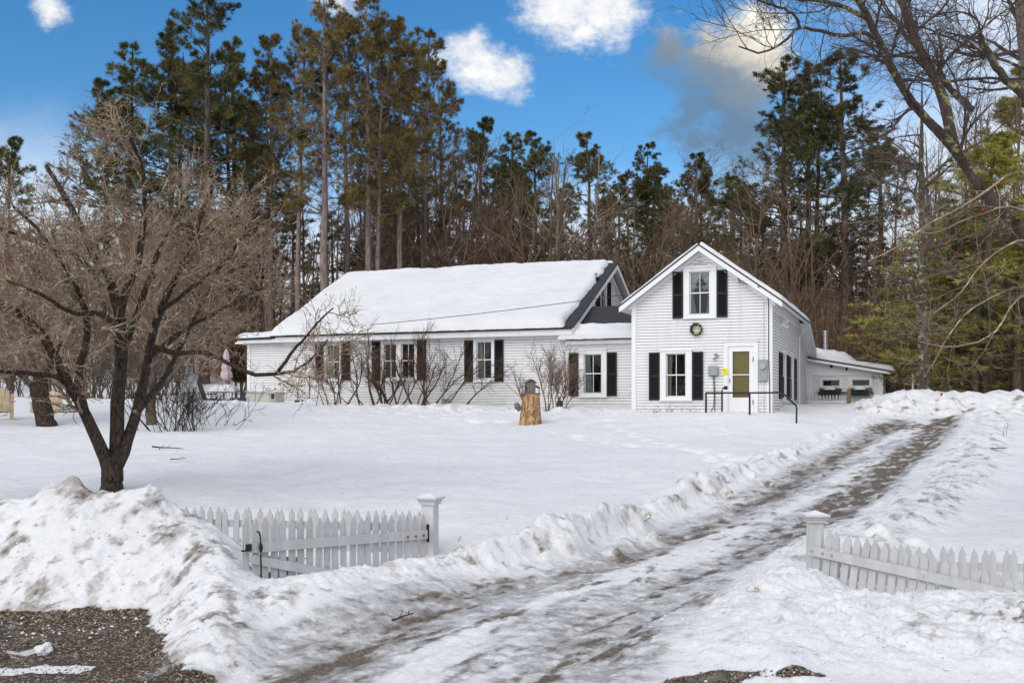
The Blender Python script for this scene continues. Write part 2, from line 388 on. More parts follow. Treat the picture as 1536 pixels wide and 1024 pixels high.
for i in range(22): FOOT.append((-6.5+.42*i+.1*(-1)**i, 36.8-.10*i+.7*math.sin(i*.35)))
for i in range(14): FOOT.append((1.0+.30*i+.12*(-1)**i, 31-.55*i))
for i in range(9): FOOT.append((4.4+.35*i,24.2+.5*math.sin(i*1.7)-i*.12))
def ground_z(x,y):
    h=terrain(np.array([[float(x)]]),np.array([[float(y)]]),False)[0]
    return float(h[0,0])

def axis_x():
    xs=list(np.arange(-8.6,9.8,.036)); s=.036
    x=xs[-1]; up=[]
    while x<420: s=min(s*1.028,30); x+=s; up.append(x)
    s=.036; x=xs[0]; dn=[]
    while x>-420: s=min(s*1.028,30); x-=s; dn.append(x)
    return np.array(dn[::-1]+xs+up)
def axis_y():
    ys=[]; y=8.4
    while y<46: ys.append(y); y+=.032*(max(y,13.5)/13.5)**1.55
    s=.2
    while y<520: ys.append(y); s*=1.055; y+=s
    s=.05; y=8.4; dn=[]
    while y>-60: s*=1.12; y-=s; dn.append(y)
    return np.array(dn[::-1]+ys)
ax,ay=axis_x(),axis_y()
X,Y=np.meshgrid(ax,ay)
H_,A_,OUT,ROUGH,PILE,BERM=terrain(X,Y)
# masks that are real dirt on the surface
ins=(1-OUT)*sst(8.6,9.4,Y)*(1-sst(34.5,36,Y))
along=(Y*.8+X*.55); across=(X-Y*.72)
s1=fbm(across*1.6,along*.35,5,.62); s2=fbm(across*4.0+4,along*1.9,5,.65); s3=fbm(X*3,Y*3,4,.6)
t1=np.exp(-((A_-.22-.03*s1)/.115)**2); t2=np.exp(-((A_-.77-.02*s1)/.13)**2)
dirt=ins*(np.clip(t1*(.16+.40*s2+.25*s1)+t2*sst(14,19,Y)*(.66+1.25*s2+.45*s1)+ t2*(1-sst(14,19,Y))*(-.02+.22*s1+.50*s2),0,1))
dirt+=ins*sst(.30,1.2,.55*s1+1.0*s2)*.50
dirt+=ins*np.exp(-((Y-31.6)/1.2)**2)*sst(-.2,.5,s2+.3)*.8*(1-sst(.55,.8,A_))
for (px,py,rx,ry,s) in [(890,872,.42,.10,1),(1265,655,.0,.0,0),(500,968,.25,.06,.5),(640,960,.2,.03,.5),(1060,905,.3,.12,.45),(880,960,.3,.1,.4),(960,990,.35,.12,.5),(800,930,.4,.07,.35),(1240,760,.3,.2,.6),(720,935,.5,.06,.4)]:
    if rx:
        y,x=gnd(px,py); dirt+=s*np.exp(-(((X-x)*.8+(Y-y)*.6)/rx)**2-(((Y-y)*.8-(X-x)*.6)/max(ry,.05))**2)*sst(-.5,.3,s2)
edge=np.clip(BERM+PILE,0,1)*(1-sst(22,30,Y))
dirt+=edge*.40*sst(.22,1.1,fbm(X*1.7+8,Y*1.7,5,.75)+.35*s3)
dirt+=edge*.24*sst(.1,.9,billow(X*3.3+2,Y*3.3,4))
dirt*=1-.55*sst(-.1,.3,X-XR(Y))*(1-sst(33,34,Y))
dirt+=(1-ins)*sst(.0,.5,(X-XR(Y)))*(1-sst(1.2,2.0,X-XR(Y)))*sst(12.5,14,Y)*(1-sst(33,35,Y))*sst(-.2,1.0,s3+.6*s2)*.30
dirt+=.40*np.exp(-((X+5.15)/.35)**2-((Y-13.0)/.25)**2)
dirt+=.55*sst(.0,.6,s2+.5*s3)*(np.exp(-((X-5.0)/.9)**2-((Y-10.6)/.35)**2)+np.exp(-((X+3.35)/.35)**2-((Y-12.0)/.6)**2))
dirt+=sst(33.5,35.5,Y)*(1-sst(37.5,39,Y))*PILE*sst(.30,.7,fbm(X*2.3,Y*2.3+5,4,.6))*.55
dirt=np.clip(dirt,0,1)
dirt=np.clip(dirt+ins*t1*(.20+.10*s3)+ins*t2*(.14+.08*s3),0,1)
ice=np.clip(ins*(.75*t1+.5*t2)+ins*(sst(-.35,.4,fbm(across*1.1+20,along*.28,4,.6)+.9*t1+.55*t2-.45*np.exp(-((A_-.5)/.12)**2)+.22*s2+.18)*1.0),0,1)
road=1-sst(8.4,9.6,Y+0*X)
foot=H_-zd(Y)
gr=((X<-2.3)&(Y<13.5))*(1-sst(.03,.09,foot-.03*s3))*sst(-2.35,-2.75,X)*1.0 if False else (1-sst(-2.75,-2.35,X+.12*s3))*(Y<13.5)*(1-sst(.05,.12,H_-np.maximum(zd(Y),lawn(Y))+.03*s3))
# slivers of snow lying on the gravel
gr=gr*(1-sst(.55,.75,np.exp(-((Y-9.75-.10*(X+5))/.16)**2)*sst(-6.5,-6,X)*(1-sst(-4.0,-3.6,X))+.45*s3+.2*s2))
gr=gr*(1-sst(.5,.8,np.exp(-((X+4.9)/.8)**2-((Y-10.35)/.13)**2)+.5*s3-.1)*.8)
for (x,y,rx,ry) in [(1.75,9.45,.42,.12),(2.45,9.42,.28,.08),(1.2,9.3,.3,.06)]:
    gr=np.maximum(gr,sst(.35,.6,np.exp(-((X-x)/rx)**2-((Y-y)/ry)**2)+.22*s3))
gr=np.maximum(gr,(1-sst(8.6,9.2,Y)+0*X)*sst(-.3,.2,s3+.2))
gr=np.clip(gr,0,1)
fl=sst(47,50,Y)*sst(-9.5,-7.5,X-.12*(Y-50)) + sst(78,90,Y)
fl=np.maximum(fl, sst(39,43,Y)*sst(17.5,19,X))
litter=np.clip(fl,0,1)*sst(-.75,-.1,fbm(X*.5,Y*.5,4)+.25)
V=np.stack([X,Y,H_],-1).reshape(-1,3)
ny,nx=X.shape; idx=np.arange(nx*ny).reshape(ny,nx)
Q=np.stack([idx[:-1,:-1],idx[:-1,1:],idx[1:,1:],idx[1:,:-1]],-1).reshape(-1,4)
# vertex normals of the whole sheet, so that its pieces meet without a visible seam
P3=np.stack([X,Y,H_],-1); gx=np.gradient(P3,axis=1); gy=np.gradient(P3,axis=0); NRM=unit(np.cross(gx,gy)).reshape(-1,3)
fc=lambda A:(A[:-1,:-1]+A[1:,1:])*.5
cat=np.zeros((ny-1,nx-1),int)
fX,fY=fc(X),fc(Y)
cat[(fc(ins)>.5)]=1
cat[(fc(gr)>.5)&(fY<13.5)]=2
cat[(fc(PILE)>.5)&(cat==0)&(fX<-1.5)&(fY<16)]=3
cat[(fc(PILE)>.5)&(cat==0)&(fX>1.5)&(fY<16)]=4
cat[(fc(PILE)>.5)&(cat==0)&(fX>5)&(fY>30)]=5
cat[(fY>50)&(cat==0)]=6
cat[(fY<8.4)&(cat==0)]=2
cat=cat.reshape(-1)

def snow_ground_mat():
    m,nt,b=newmat('snow_and_dirt'); L=nt.links.new
    def attr(n):
        a=N(nt,'ShaderNodeAttribute'); a.attribute_name=n; return a.outputs['Fac']
    tc=N(nt,'ShaderNodeTexCoord'); o=tc.outputs['Object']
    def noise(s,d=5.,r=.6,v=None):
        n=N(nt,'ShaderNodeTexNoise',_Scale=s,_Detail=d,_Roughness=r); L(v or o,n.inputs['Vector']); return n.outputs[0]
    snow=ramp(nt,noise(1.3),[(.3,(.66,.665,.68)),(.7,(.73,.73,.74))])
    mp=N(nt,'ShaderNodeMapping'); mp.inputs['Rotation'].default_value=(0,0,math.radians(36)); mp.inputs['Scale'].default_value=(.75,1.5,1); L(o,mp.inputs[0])
    # ice
    icec=ramp(nt,noise(7.,9.,.75,mp.outputs[0]),[(.3,(.17,.17,.175)),(.5,(.36,.355,.36)),(.68,(.62,.62,.625))])
    fi=math_(nt,'MULTIPLY',attr('ice'),ramp(nt,noise(3.6,9.,.76,mp.outputs[0]),[(.38,(0,0,0)),(.56,(1,1,1))]))
    col=mixc(nt,fi,snow,icec)
    # dirt
    dn=noise(14.,8.,.75); dc=ramp(nt,noise(26.,6.,.7),[(.3,(.055,.040,.028)),(.55,(.13,.092,.060)),(.75,(.29,.235,.175))])
    f=math_(nt,'ADD',attr('dirt'),math_(nt,'MULTIPLY_ADD',dn,1.1,-.55))
    f=math_(nt,'MULTIPLY',f,ramp(nt,attr('dirt'),[(.02,(0,0,0)),(.25,(1,1,1))]))
    f2=math_(nt,'SMOOTH_MIN',math_(nt,'MULTIPLY',f,1.5,clamp=True),.95,.1)
    col=mixc(nt,math_(nt,'MULTIPLY',attr('dirt'),.35),col,(.42,.37,.32))
    col=mixc(nt,f2,col,dc)
    # loose grit pressed into the ice
    vg=N(nt,'ShaderNodeTexVoronoi',_Scale=38.); L(o,vg.inputs['Vector'])
    gg=math_(nt,'MULTIPLY',ramp(nt,vg.outputs['Distance'],[(.10,(1,1,1)),(.20,(0,0,0))]),math_(nt,'MULTIPLY',ramp(nt,noise(2.4,4.,.6),[(.45,(0,0,0)),(.6,(1,1,1))]),math_(nt,'MAXIMUM',math_(nt,'MULTIPLY',attr('ice'),.8),math_(nt,'MULTIPLY',attr('dirt'),2.,clamp=True))))
    col=mixc(nt,gg,col,(.07,.055,.042))
    # litter on the forest floor
    lc=ramp(nt,noise(2.5,8.,.75),[(.3,(.045,.030,.022)),(.55,(.12,.075,.05)),(.75,(.24,.14,.08))])
    col=mixc(nt,attr('litter'),col,lc)
    # gravel
    v=N(nt,'ShaderNodeTexVoronoi',_Scale=46.); L(o,v.inputs['Vector']); vb=N(nt,'ShaderNodeTexVoronoi',_Scale=17.); L(o,vb.inputs['Vector'])
    gc=ramp(nt,v.outputs['Color'],[(.12,(.022,.014,.009)),(.45,(.105,.070,.045)),(.72,(.21,.165,.125)),(.92,(.58,.54,.47))])
    gc=mixc(nt,ramp(nt,noise(4.,6.,.7),[(.42,(0,0,0)),(.66,(.75,.75,.75))]),gc,(.060,.034,.018))
    big=ramp(nt,vb.outputs['Distance'],[(.22,(1,1,1)),(.30,(0,0,0))]); gc=mixc(nt,math_(nt,'MULTIPLY',big,ramp(nt,vb.outputs['Color'],[(.45,(0,0,0)),(.55,(1,1,1))])),gc,ramp(nt,vb.outputs['Color'],[(.5,(.10,.08,.06)),(.9,(.42,.38,.33))]))
    gc=mixc(nt,ramp(nt,noise(1.6,7.,.7),[(.56,(0,0,0)),(.70,(.8,.8,.8))]),gc,(.50,.49,.48))
    gf=ramp(nt,math_(nt,'ADD',attr('gravel'),math_(nt,'MULTIPLY_ADD',noise(9.,6.,.7),.9,-.45)),[(.42,(0,0,0)),(.55,(1,1,1))])
    slf=ramp(nt,math_(nt,'ADD',attr('gravel'),math_(nt,'MULTIPLY_ADD',noise(6.,6.,.7),1.3,-.65)),[(.05,(0,0,0)),(.5,(.75,.75,.75))]); col=mixc(nt,slf,col,(.34,.30,.27))
    col=mixc(nt,gf,col,gc)
    L(col,b.inputs['Base Color'])
    r=mixc(nt,fi,(.8,.8,.8),(.32,.32,.32)); L(r,b.inputs['Roughness']); b.inputs['Specular IOR Level'].default_value=.25
    h=math_(nt,'ADD',math_(nt,'MULTIPLY',noise(22.,6.,.65),.6),math_(nt,'MULTIPLY',math_(nt,'MULTIPLY',v.outputs['Distance'],gf),-1.6))
    h=math_(nt,'ADD',h,math_(nt,'MULTIPLY',noise(70.,4.,.6),.15))
    bp=N(nt,'ShaderNodeBump',_Strength=.8,_Distance=.03); L(h,bp.inputs['Height']); L(bp.outputs[0],b.inputs['Normal'])
    return m
M['ground']=snow_ground_mat()
ATTR={'dirt':dirt,'ice':ice,'gravel':gr,'litter':litter}
names={0:('snow_field','smooth white snow covering the lawn between the fence and the farmhouse'),1:('driveway','rutted icy driveway climbing past the gate posts to the farmhouse'),
 2:('gravel_road','bare wet gravel road edge at the bottom corner'),3:('snow_bank','tall dirty ploughed snow bank left of the driveway entrance'),
 4:('snow_bank','low lumpy ploughed snow bank in front of the sagging right gate'),5:('snow_bank','ploughed snow pile across the top of the driveway'),6:('hillside','wooded hillside rising behind the farmhouse')}
for cix,(nm,lb) in names.items():
    sel=Q[cat==cix]
    if not len(sel): continue
    used=np.unique(sel); mp=np.zeros(len(V),np.int32); mp[used]=np.arange(len(used))
    me=np_mesh(nm,V[used],mp[sel])
    for k,arr in ATTR.items():
        at_=me.attributes.new(k,'FLOAT','POINT'); at_.data.foreach_set('value',arr.reshape(-1)[used].astype(np.float32))
    me.normals_split_custom_set_from_vertices(NRM[used].tolist())
    tag(link(nm,me,M['ground']),lb,kind='structure')
del V,Q,P3,gx,gy

# ------------------------------------------------------------------ the farmhouse
TH=math.radians(20.5); OX,OY=8.37,35.5
def hw(u,v,z): return (OX+u*math.cos(TH)+v*math.sin(TH), OY-u*math.sin(TH)+v*math.cos(TH), z)
house=empty('farmhouse',(OX,OY,0),-TH,'white clapboard farmhouse with black shutters and snow covered roofs','house')
FR=lambda v0:(lambda s,z,d:(s,v0-d,z))
RT=lambda u0:(lambda s,z,d:(u0+d,s,z))
def clip_iv(poly,z):
    xs=[]
    n=len(poly)
    for i in range(n):
        (a,b),(c,d)=poly[i],poly[(i+1)%n]
        if (b<=z<d) or (d<=z<b): xs.append(a+(c-a)*(z-b)/(d-b))
    xs.sort(); return (xs[0],xs[-1]) if len(xs)>=2 else None
def siding(name, f, poly, holes, pitch=.098, parent=house):
    m=MB(f); z=min(p[1] for p in poly); top=max(p[1] for p in poly)
    rnd=random.Random(len(poly)*7+int(top*10))
    while z<top-.005:
        z1=min(z+pitch,top-.002); a=clip_iv(poly,z+.001); b=clip_iv(poly,z1-.001)
        if a and b:
            cuts=[(h[0],h[1]) for h in holes if h[2]<z+pitch*.5<h[3]]; cuts.sort()
            segs=[]; cur=min(a[0],b[0]); end=max(a[1],b[1])
            for c0,c1 in cuts: segs.append((cur,c0)); cur=c1
            segs.append((cur,end))
            for s0,s1 in segs:
                if s1-s0<.01: continue
                # board joints
                x=s0
                while x<s1-.01:
                    x2=min(s1,x+rnd.uniform(2.2,4.5))
                    if s1-x2<.4: x2=s1
                    e=rnd.uniform(0,.003); l0=max(x,a[0]);l1=min(x2-.001,a[1]); t0=max(x,b[0]); t1=min(x2-.001,b[1])
                    if l1>l0 and t1>t0:
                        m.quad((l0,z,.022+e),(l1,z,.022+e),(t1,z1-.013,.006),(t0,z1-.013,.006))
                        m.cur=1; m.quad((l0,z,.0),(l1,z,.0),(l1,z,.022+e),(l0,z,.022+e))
                        m.quad((t0,z1-.014,.003),(t1,z1-.014,.003),(t1,z1+.003,.003),(t0,z1+.003,.003)); m.cur=0  # dark strip painted in as the shadow line below the next board
                    x=x2
        z+=pitch
    o=m.build(name,M['paint'],parent,recalc=False); o.data.materials.append(M['lap_shade']); return o
def frame_boards(f, s0,s1,z0,z1,w,d0,d1,name,mat,parent,bw=None,tw=None):
    m=MB(f); bw=bw or w; tw=tw or w
    m.box((s0,z0,d0),(s0+w,z1,d1)); m.box((s1-w,z0,d0),(s1,z1,d1))
    m.box((s0+w,z1-tw,d0),(s1-w,z1,d1)); m.box((s0+w,z0,d0),(s1-w,z0+bw,d1))
    return m.build(name,mat,parent)
def window(f, c0,c1,z0,z1, s0,s1,y0,y1, curtains='both', cap=True, label=None, curt='curtain', muntin=True, horizontal=False):
    """casing rectangle c0..c1,z0..z1; sash rectangle s0..s1,y0..y1"""
    fr=MB(f)
    fr.box((c0,z0,-.02),(s0,z1,.045)); fr.box((s1,z0,-.02),(c1,z1,.045))
    fr.box((s0,y1,-.02),(s1,z1,.045)); fr.box((s0,z0,-.02),(s1,y0,.045))
    if cap: fr.box((c0-.03,z1,-.01),(c1+.03,z1+.05,.075))
    w=fr.build('window',M['trim'],house)
    sill=MB(f); sill.box((c0-.02,z0-.035,-.01),(c1+.02,z0+.008,.085)); sill.build('sill',M['trim'],w)
    sa=MB(f); e=.040; mid=(y0+y1)/2
    for (a,b,d) in (((mid-.012,y1,-.03)),((y0,mid+.022,-.055))) if not horizontal else ((y0,y1,-.03),):
        sa.box((s0,a,d-.02),(s0+e,b,d)); sa.box((s1-e,a,d-.02),(s1,b,d))
        sa.box((s0+e,b-e*.9,d-.02),(s1-e,b,d)); sa.box((s0+e,a,d-.02),(s1-e,a+e*.9,d))
        if muntin:
            m_=(s0+s1)/2; sa.box((m_-.010,a+e*.9,d-.017),(m_+.010,b-e*.9,d-.003))
    sa.build('sash',M['trim'],w)
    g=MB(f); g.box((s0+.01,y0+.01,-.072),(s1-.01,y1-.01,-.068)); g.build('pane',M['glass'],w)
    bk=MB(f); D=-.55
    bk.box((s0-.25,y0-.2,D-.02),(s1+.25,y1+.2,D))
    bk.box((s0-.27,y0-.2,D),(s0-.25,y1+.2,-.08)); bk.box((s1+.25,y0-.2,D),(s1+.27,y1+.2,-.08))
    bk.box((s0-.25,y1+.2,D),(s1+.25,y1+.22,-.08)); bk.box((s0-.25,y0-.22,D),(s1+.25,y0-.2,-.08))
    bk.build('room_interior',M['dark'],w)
    if curtains:
        cm=MB(f); W=s1-s0
        def cur(side,top,bot):
            n=14; Hh=10
            vs=[];fs=[]
            for j in range(Hh+1):
                t=j/Hh; z=y1-.01-(y1-y0-.03)*t
                wd=(top*(1-t)**1.3+bot*(1-(1-t)**1.3))*W
                if bot<0: wd=top*W*(1-.75*math.sin(min(t/.62,1)*PI/2))+ (abs(bot)*W*max(0,(t-.62)/.38))
                for i in range(n+1):
                    q=i/n; x=(s0+.02+q*wd) if side<0 else (s1-.02-q*wd)
                    vs.append((x,z,-.13+.022*math.sin(q*PI*7+t)))
            for j in range(Hh):
                for i in range(n):
                    a=j*(n+1)+i; fs.append((a,a+1,a+n+2,a+n+1))
            cm.add(vs,fs)
        if curtains in('both','tie'):
            if curtains=='tie': cur(-1,.52,-.16); cur(1,.42,-.10)
            else: cur(-1,.26,.20); cur(1,.12,.08)
        elif curtains=='left': cur(-1,.50,.42)
        elif curtains=='leftslim': cur(-1,.24,.38); cur(1,.05,.14)
        elif curtains=='full': cur(-1,.52,.5); cur(1,.46,.44)
        cm.build('curtain',M[curt],w,smooth=True,recalc=False)
    return w
def shutter(f,s0,s1,z0,z1):
    m=MB(f); e=.045; d0,d1=.03,.062
    m.box((s0,z0,d0),(s0+e,z1,d1)); m.box((s1-e,z0,d0),(s1,z1,d1))
    mid=(z0+z1)/2
    for a,b in ((z0,z0+.07),(mid-.035,mid+.035),(z1-.06,z1)): m.box((s0+e,a,d0),(s1-e,b,d1))
    for a,b in ((z0+.07,mid-.035),(mid+.035,z1-.06)):
        n=int((b-a)/.034)
        for i in range(n):
            z=a+(b-a)*(i+.5)/n
            m.add([(s0+e,z-.016,d1-.006),(s1-e,z-.016,d1-.006),(s1-e,z+.012,d0+.004),(s0+e,z+.012,d0+.004),
                   (s0+e,z-.010,d1-.004),(s1-e,z-.010,d1-.004),(s1-e,z+.018,d0+.006),(s0+e,z+.018,d0+.006)],
                  [(0,1,2,3),(4,5,6,7),(0,1,5,4),(2,3,7,6)])
    m.box((s0+e,z0+.02,.024),(s1-e,z1-.02,.030))
    return m.build('shutter',M['shutter'],house,recalc=False)

def glass_mat():
    m,nt,b=newmat('window_glass'); L=nt.links.new
    out=[n for n in nt.nodes if n.type=='OUTPUT_MATERIAL'][0]
    tr=N(nt,'ShaderNodeBsdfTransparent'); tr.inputs[0].default_value=(.80,.83,.82,1)
    gl=N(nt,'ShaderNodeBsdfGlossy'); gl.inputs['Roughness'].default_value=.03; gl.inputs['Color'].default_value=(.9,.93,.95,1)
    fz=N(nt,'ShaderNodeFresnel'); fz.inputs[0].default_value=1.45
    n=N(nt,'ShaderNodeTexNoise',_Scale=3.0); tc=N(nt,'ShaderNodeTexCoord'); L(tc.outputs['Object'],n.inputs['Vector'])
    bp=N(nt,'ShaderNodeBump',_Strength=.05,_Distance=.05); L(n.outputs[0],bp.inputs['Height']); L(bp.outputs[0],gl.inputs['Normal'])
    mx=N(nt,'ShaderNodeMixShader'); L(fz.outputs[0],mx.inputs[0]); L(tr.outputs[0],mx.inputs[1]); L(gl.outputs[0],mx.inputs[2])
    L(mx.outputs[0],out.inputs[0]); return m
M['glass']=glass_mat()

ZB=-.55
F0=FR(0.0); FW=FR(1.85); R0=RT(0.0)
PK=5.50; UC=-2.30; SL=.72
# --- gable front wall
gh=[(-3.45,-2.77,.53,1.98),(-2.66,-1.98,3.25,4.66),(-1.39,-.56,-.6,2.17)]
gpoly=[(-4.6,ZB),(0,ZB),(0,PK-SL*2.3-.02),(UC,PK-.02),(-4.6,PK-SL*2.3-.02)]
tag(siding('wall',F0,gpoly,gh),'clapboard front wall of the gabled entry block')
# --- right side wall
tag(siding('wall',R0,[(0,ZB),(8.3,ZB),(8.3,3.74),(0,3.74)],[(2.80,3.68,.52,2.05),(5.12,6.1,.52,2.05)]),'long clapboard side wall with two windows')
siding('wall',R0,[(8.3,ZB),(12.0,ZB),(12.0,2.42),(8.3,3.70)],[(11.25,11.9,-.6,2.0)])
siding('wall',(lambda s,z,d:(-4.6-d,s,z)),[(0,ZB),(8.3,ZB),(8.3,3.74),(0,3.74)],[],.196)
# --- left wing walls (front), connector
wins=[(-17.42,-16.84),(-14.90,-14.36),(-14.16,-13.59),(-11.04,-10.43)]
wh=[(a,b,1.33,2.66) for a,b in wins]+[(-6.86,-6.19,.70,2.11)]
siding('wall',FW,[(-21.05,ZB),(-4.6,ZB),(-4.6,2.72),(-7.5,2.72),(-7.5,2.98),(-21.05,2.98)] if False else [(-21.05,ZB),(-7.5,ZB),(-7.5,2.98),(-21.05,2.98)],wh[:4])
siding('wall',FW,[(-7.498,ZB),(-4.6,ZB),(-4.6,2.72),(-7.498,2.72)],wh[4:])
# wing gable end (right) and far left ends
siding('wall',RT(-7.5),[(1.85,2.5),(13.2,2.5),(13.2,3.02),(7.55,5.95),(1.85,3.02)],[(6.2,6.95,3.95,5.32)])
siding('wall',(lambda s,z,d:(-21.05-d,s,z)),[(1.85,ZB),(7.5,ZB),(7.5,3.3),(1.85,2.98)],[],.196)
siding('wall',(lambda s,z,d:(-19.4-d,s,z)),[(1.85,2.9),(13.2,2.9),(13.2,3.02),(7.55,5.9),(1.85,3.02)],[],.196)
siding('wall',(lambda s,z,d:(s,13.2+d,z)),[(-19.4,ZB),(-7.5,ZB),(-7.5,2.98),(-19.4,2.98)],[],.4)

# --- trims
for f,a in ((F0,[(-4.62,-4.47,ZB,3.75,.0,.035),(-.14,.036,ZB,3.78,.0,.035)]),(R0,[(.0,.14,ZB,3.72,.0,.033),(11.86,12.0,ZB,2.40,.0,.033)]),
            (FW,[(-4.75,-4.6,ZB,2.6,0,.036),(-21.08,-20.93,ZB,2.9,0,.036)])):
    for s0,s1,z0,z1,d0,d1 in a: t=MB(f); t.box((s0,z0,d0),(s1,z1,d1)); t.build('corner_board',M['trim'],house)
t=MB(F0)
def rake(m,f,c,pk,slope,half,d0,d1,w,drop=0.0):
    """two sloping boards meeting at the peak, front face; w = board depth"""
    m.f=f
    for sg in (-1,1):
        e=c+sg*half; ze=pk-slope*half
        m.prism([(c,pk-drop,d0),(e,ze-drop,d0),(e,ze-drop-w,d0),(c,pk-drop-w,d0)],(0,0,d1-d0))
rake(t,F0,UC,PK+.00,SL,2.68,.30,.335,.20,.0)
rake(t,F0,UC,PK-.17,SL,2.42,.022,.05,.15)
t.build('rake_board',M['trim'],house)
# soffit of the overhang
s_=MB()
for sg in (-1,1):
    e=UC+sg*2.68; ze=PK-SL*2.68
    s_.prism([(UC,-.30,PK-.12),(e,-.30,ze-.12),(e,-.30,ze-.15),(UC,-.30,PK-.15)],(0,8.8,0))
s_.build('soffit',M['trim'],house)
t=MB(R0); t.box((.14,3.33,.0),(8.2,3.66,.030)); t.box((-.28,3.50,.32),(8.5,3.62,.375)); t.box((.0,3.29,.0),(8.2,3.33,.045))
t.build('frieze_board',M['trim'],house)
# vent at the gable peak
v_=MB(F0); v_.prism([(UC-.44,PK-.79,.023),(UC+.44,PK-.79,.023),(UC,PK-.79+.33,.023)],(0,0,.004)); v_.build('vent_backing',M['wood_old'],house)
v_=MB(F0)
zc=PK-.78; hw_=.42
for i in range(6):
    z=zc+i*.052; w=hw_*(1-(i*.052)/.36)
    if w>.05: v_.prism([(UC-w,z,.06),(UC+w,z,.06),(UC+w*.92,z+.030,.034),(UC-w*.92,z+.030,.034)],(0,-.004,.010))
v_.prism([(UC-.50,zc-.05,.02),(UC+.50,zc-.05,.02),(UC+.46,zc-.01,.02),(UC-.46,zc-.01,.02)],(0,0,.045))
v_.build('gable_vent',M['trim'],house)

def slab(name,mat,corners,th,parent=house,bevel=0):
    """roof slab: four (u,v,z) corners in order, thickness th downward"""
    m=MB(); m.prism(corners,(0,0,-th)); return m.build(name,mat,parent,bevel=bevel)
def snow_slab(name, A,B,D, n=60,m=30, th=.14, over=.04, seed=1, lab=None, lumpy=.25, parent=house, edge=.25, clear=None, base=.0, ragged=0):
    """rounded snow over the rectangle A->B (along), A->D (up the slope); A,B,D are (u,v,z)"""
    A,B,D=map(np.array,(A,B,D)); eu=B-A; ev=D-A; Lu=np.linalg.norm(eu); Lv=np.linalg.norm(ev)
    n=int(max(n,Lu/.09)); m=int(max(m,Lv/.09))
    s=np.linspace(0,1,n+1); t=np.linspace(0,1,m+1); S,T=np.meshgrid(s,t)
    du=np.minimum(S,1-S)*Lu; dv=np.minimum(T,1-T)*Lv
    prof=lambda d,e:np.sqrt(np.clip(1-(1-np.clip(d/e,0,1))**2,0,1))
    nz=fbm(S*Lu*.55+seed,T*Lv*.55,4); nz2=fbm(S*Lu*3+seed,T*Lv*3,3)
    th_=th*(1+lumpy*nz+.10*nz2)*prof(du,edge)*prof(dv,edge)
    if clear is not None: th_=th_*clear(S*Lu,T*Lv,nz)
    wob=.05*fbm(S*Lu*2.2+seed*3,T*0+.5,4)*(1-T)**6
    P=A+S[...,None]*eu+T[...,None]*ev
    P=P+ (-(ev/Lv))[None,None]*(over*prof(1-np.clip(T*Lv/.2,0,1),1)+np.abs(wob))[...,None]*((T*Lv)<.25)[...,None]
    P[...,0]+=ragged*fbm(T*Lv*1.3+seed,T*0+2.2,4)*S**12
    top=P.copy(); top[...,2]+=th_+base; bot=P.copy(); bot[...,2]+=base-.004
    k=(n+1)*(m+1); V=np.concatenate([top.reshape(-1,3),bot.reshape(-1,3)])
    I=np.arange(k).reshape(m+1,n+1)
    q=np.stack([I[:-1,:-1],I[:-1,1:],I[1:,1:],I[1:,:-1]],-1).reshape(-1,4)
    qs=[q,q[:,::-1]+k]
    for e in (I[0,:],I[-1,::-1],I[::-1,0],I[:,-1]):
        qs.append(np.stack([e[1:],e[:-1],e[:-1]+k,e[1:]+k],-1))
    me=np_mesh(name,V,np.concatenate(qs))
    o=link(name,me,M['roofsnow'],parent)
    if lab: o['label']=lab
    return o
def roofsnow():
    m,nt,b=newmat('roof_snow'); L=nt.links.new
    tc=N(nt,'ShaderNodeTexCoord'); n=N(nt,'ShaderNodeTexNoise',_Scale=.9,_Detail=5.0); L(tc.outputs['Object'],n.inputs['Vector'])
    L(ramp(nt,n.outputs[0],[(.3,(.60,.605,.62)),(.7,(.66,.66,.67))]),b.inputs['Base Color']); b.inputs['Roughness'].default_value=.8; b.inputs['Specular IOR Level'].default_value=.2
    n2=N(nt,'ShaderNodeTexNoise',_Scale=9.0,_Detail=5.0); L(tc.outputs['Object'],n2.inputs['Vector'])
    bp=N(nt,'ShaderNodeBump',_Strength=.25,_Distance=.04); L(n2.outputs[0],bp.inputs['Height']); L(bp.outputs[0],b.inputs['Normal'])
    return m
M['roofsnow']=roofsnow()
# main gable roof
for sg in (-1,1):
    e=UC+sg*2.70; ze=PK+.03-SL*2.70
    slab('roof',M['shingle'],[(UC,-.35,PK+.03),(e,-.35,ze),(e,8.55,ze),(UC,8.55,PK+.03)],.055)
    if sg>0: snow_slab('roof_snow',(e-.02,-.31,ze+.014),(e-.02,8.5,ze+.014),(UC,-.31,PK+.03),th=.13,seed=3,over=.03,edge=.12)
    else: snow_slab('roof_snow',(e+.02,8.5,ze+.014),(e+.02,-.31,ze+.014),(UC,8.5,PK+.03),th=.10,seed=5,over=.0,edge=.12)
# rear lean-to roof
slab('roof',M['shingle'],[(.38,8.45,3.80),(.38,12.4,2.40),(-4.7,12.4,2.40),(-4.7,8.45,3.80)],.06)
snow_slab('roof_snow',(.30,12.35,2.44),(-4.7,12.35,2.44),(.30,8.6,3.76),th=.10,seed=8)
t=MB(); t.prism([(.36,8.5,3.73),(.36,12.4,2.335),(.36,12.4,2.10),(.36,8.5,3.50)],(.025,0,0)); t.prism([(.0,8.5,3.52),(.36,8.5,3.52),(.36,12.38,2.14),(.0,12.38,2.14)],(0,0,.02)); t.build('rake_board',M['trim'],house)
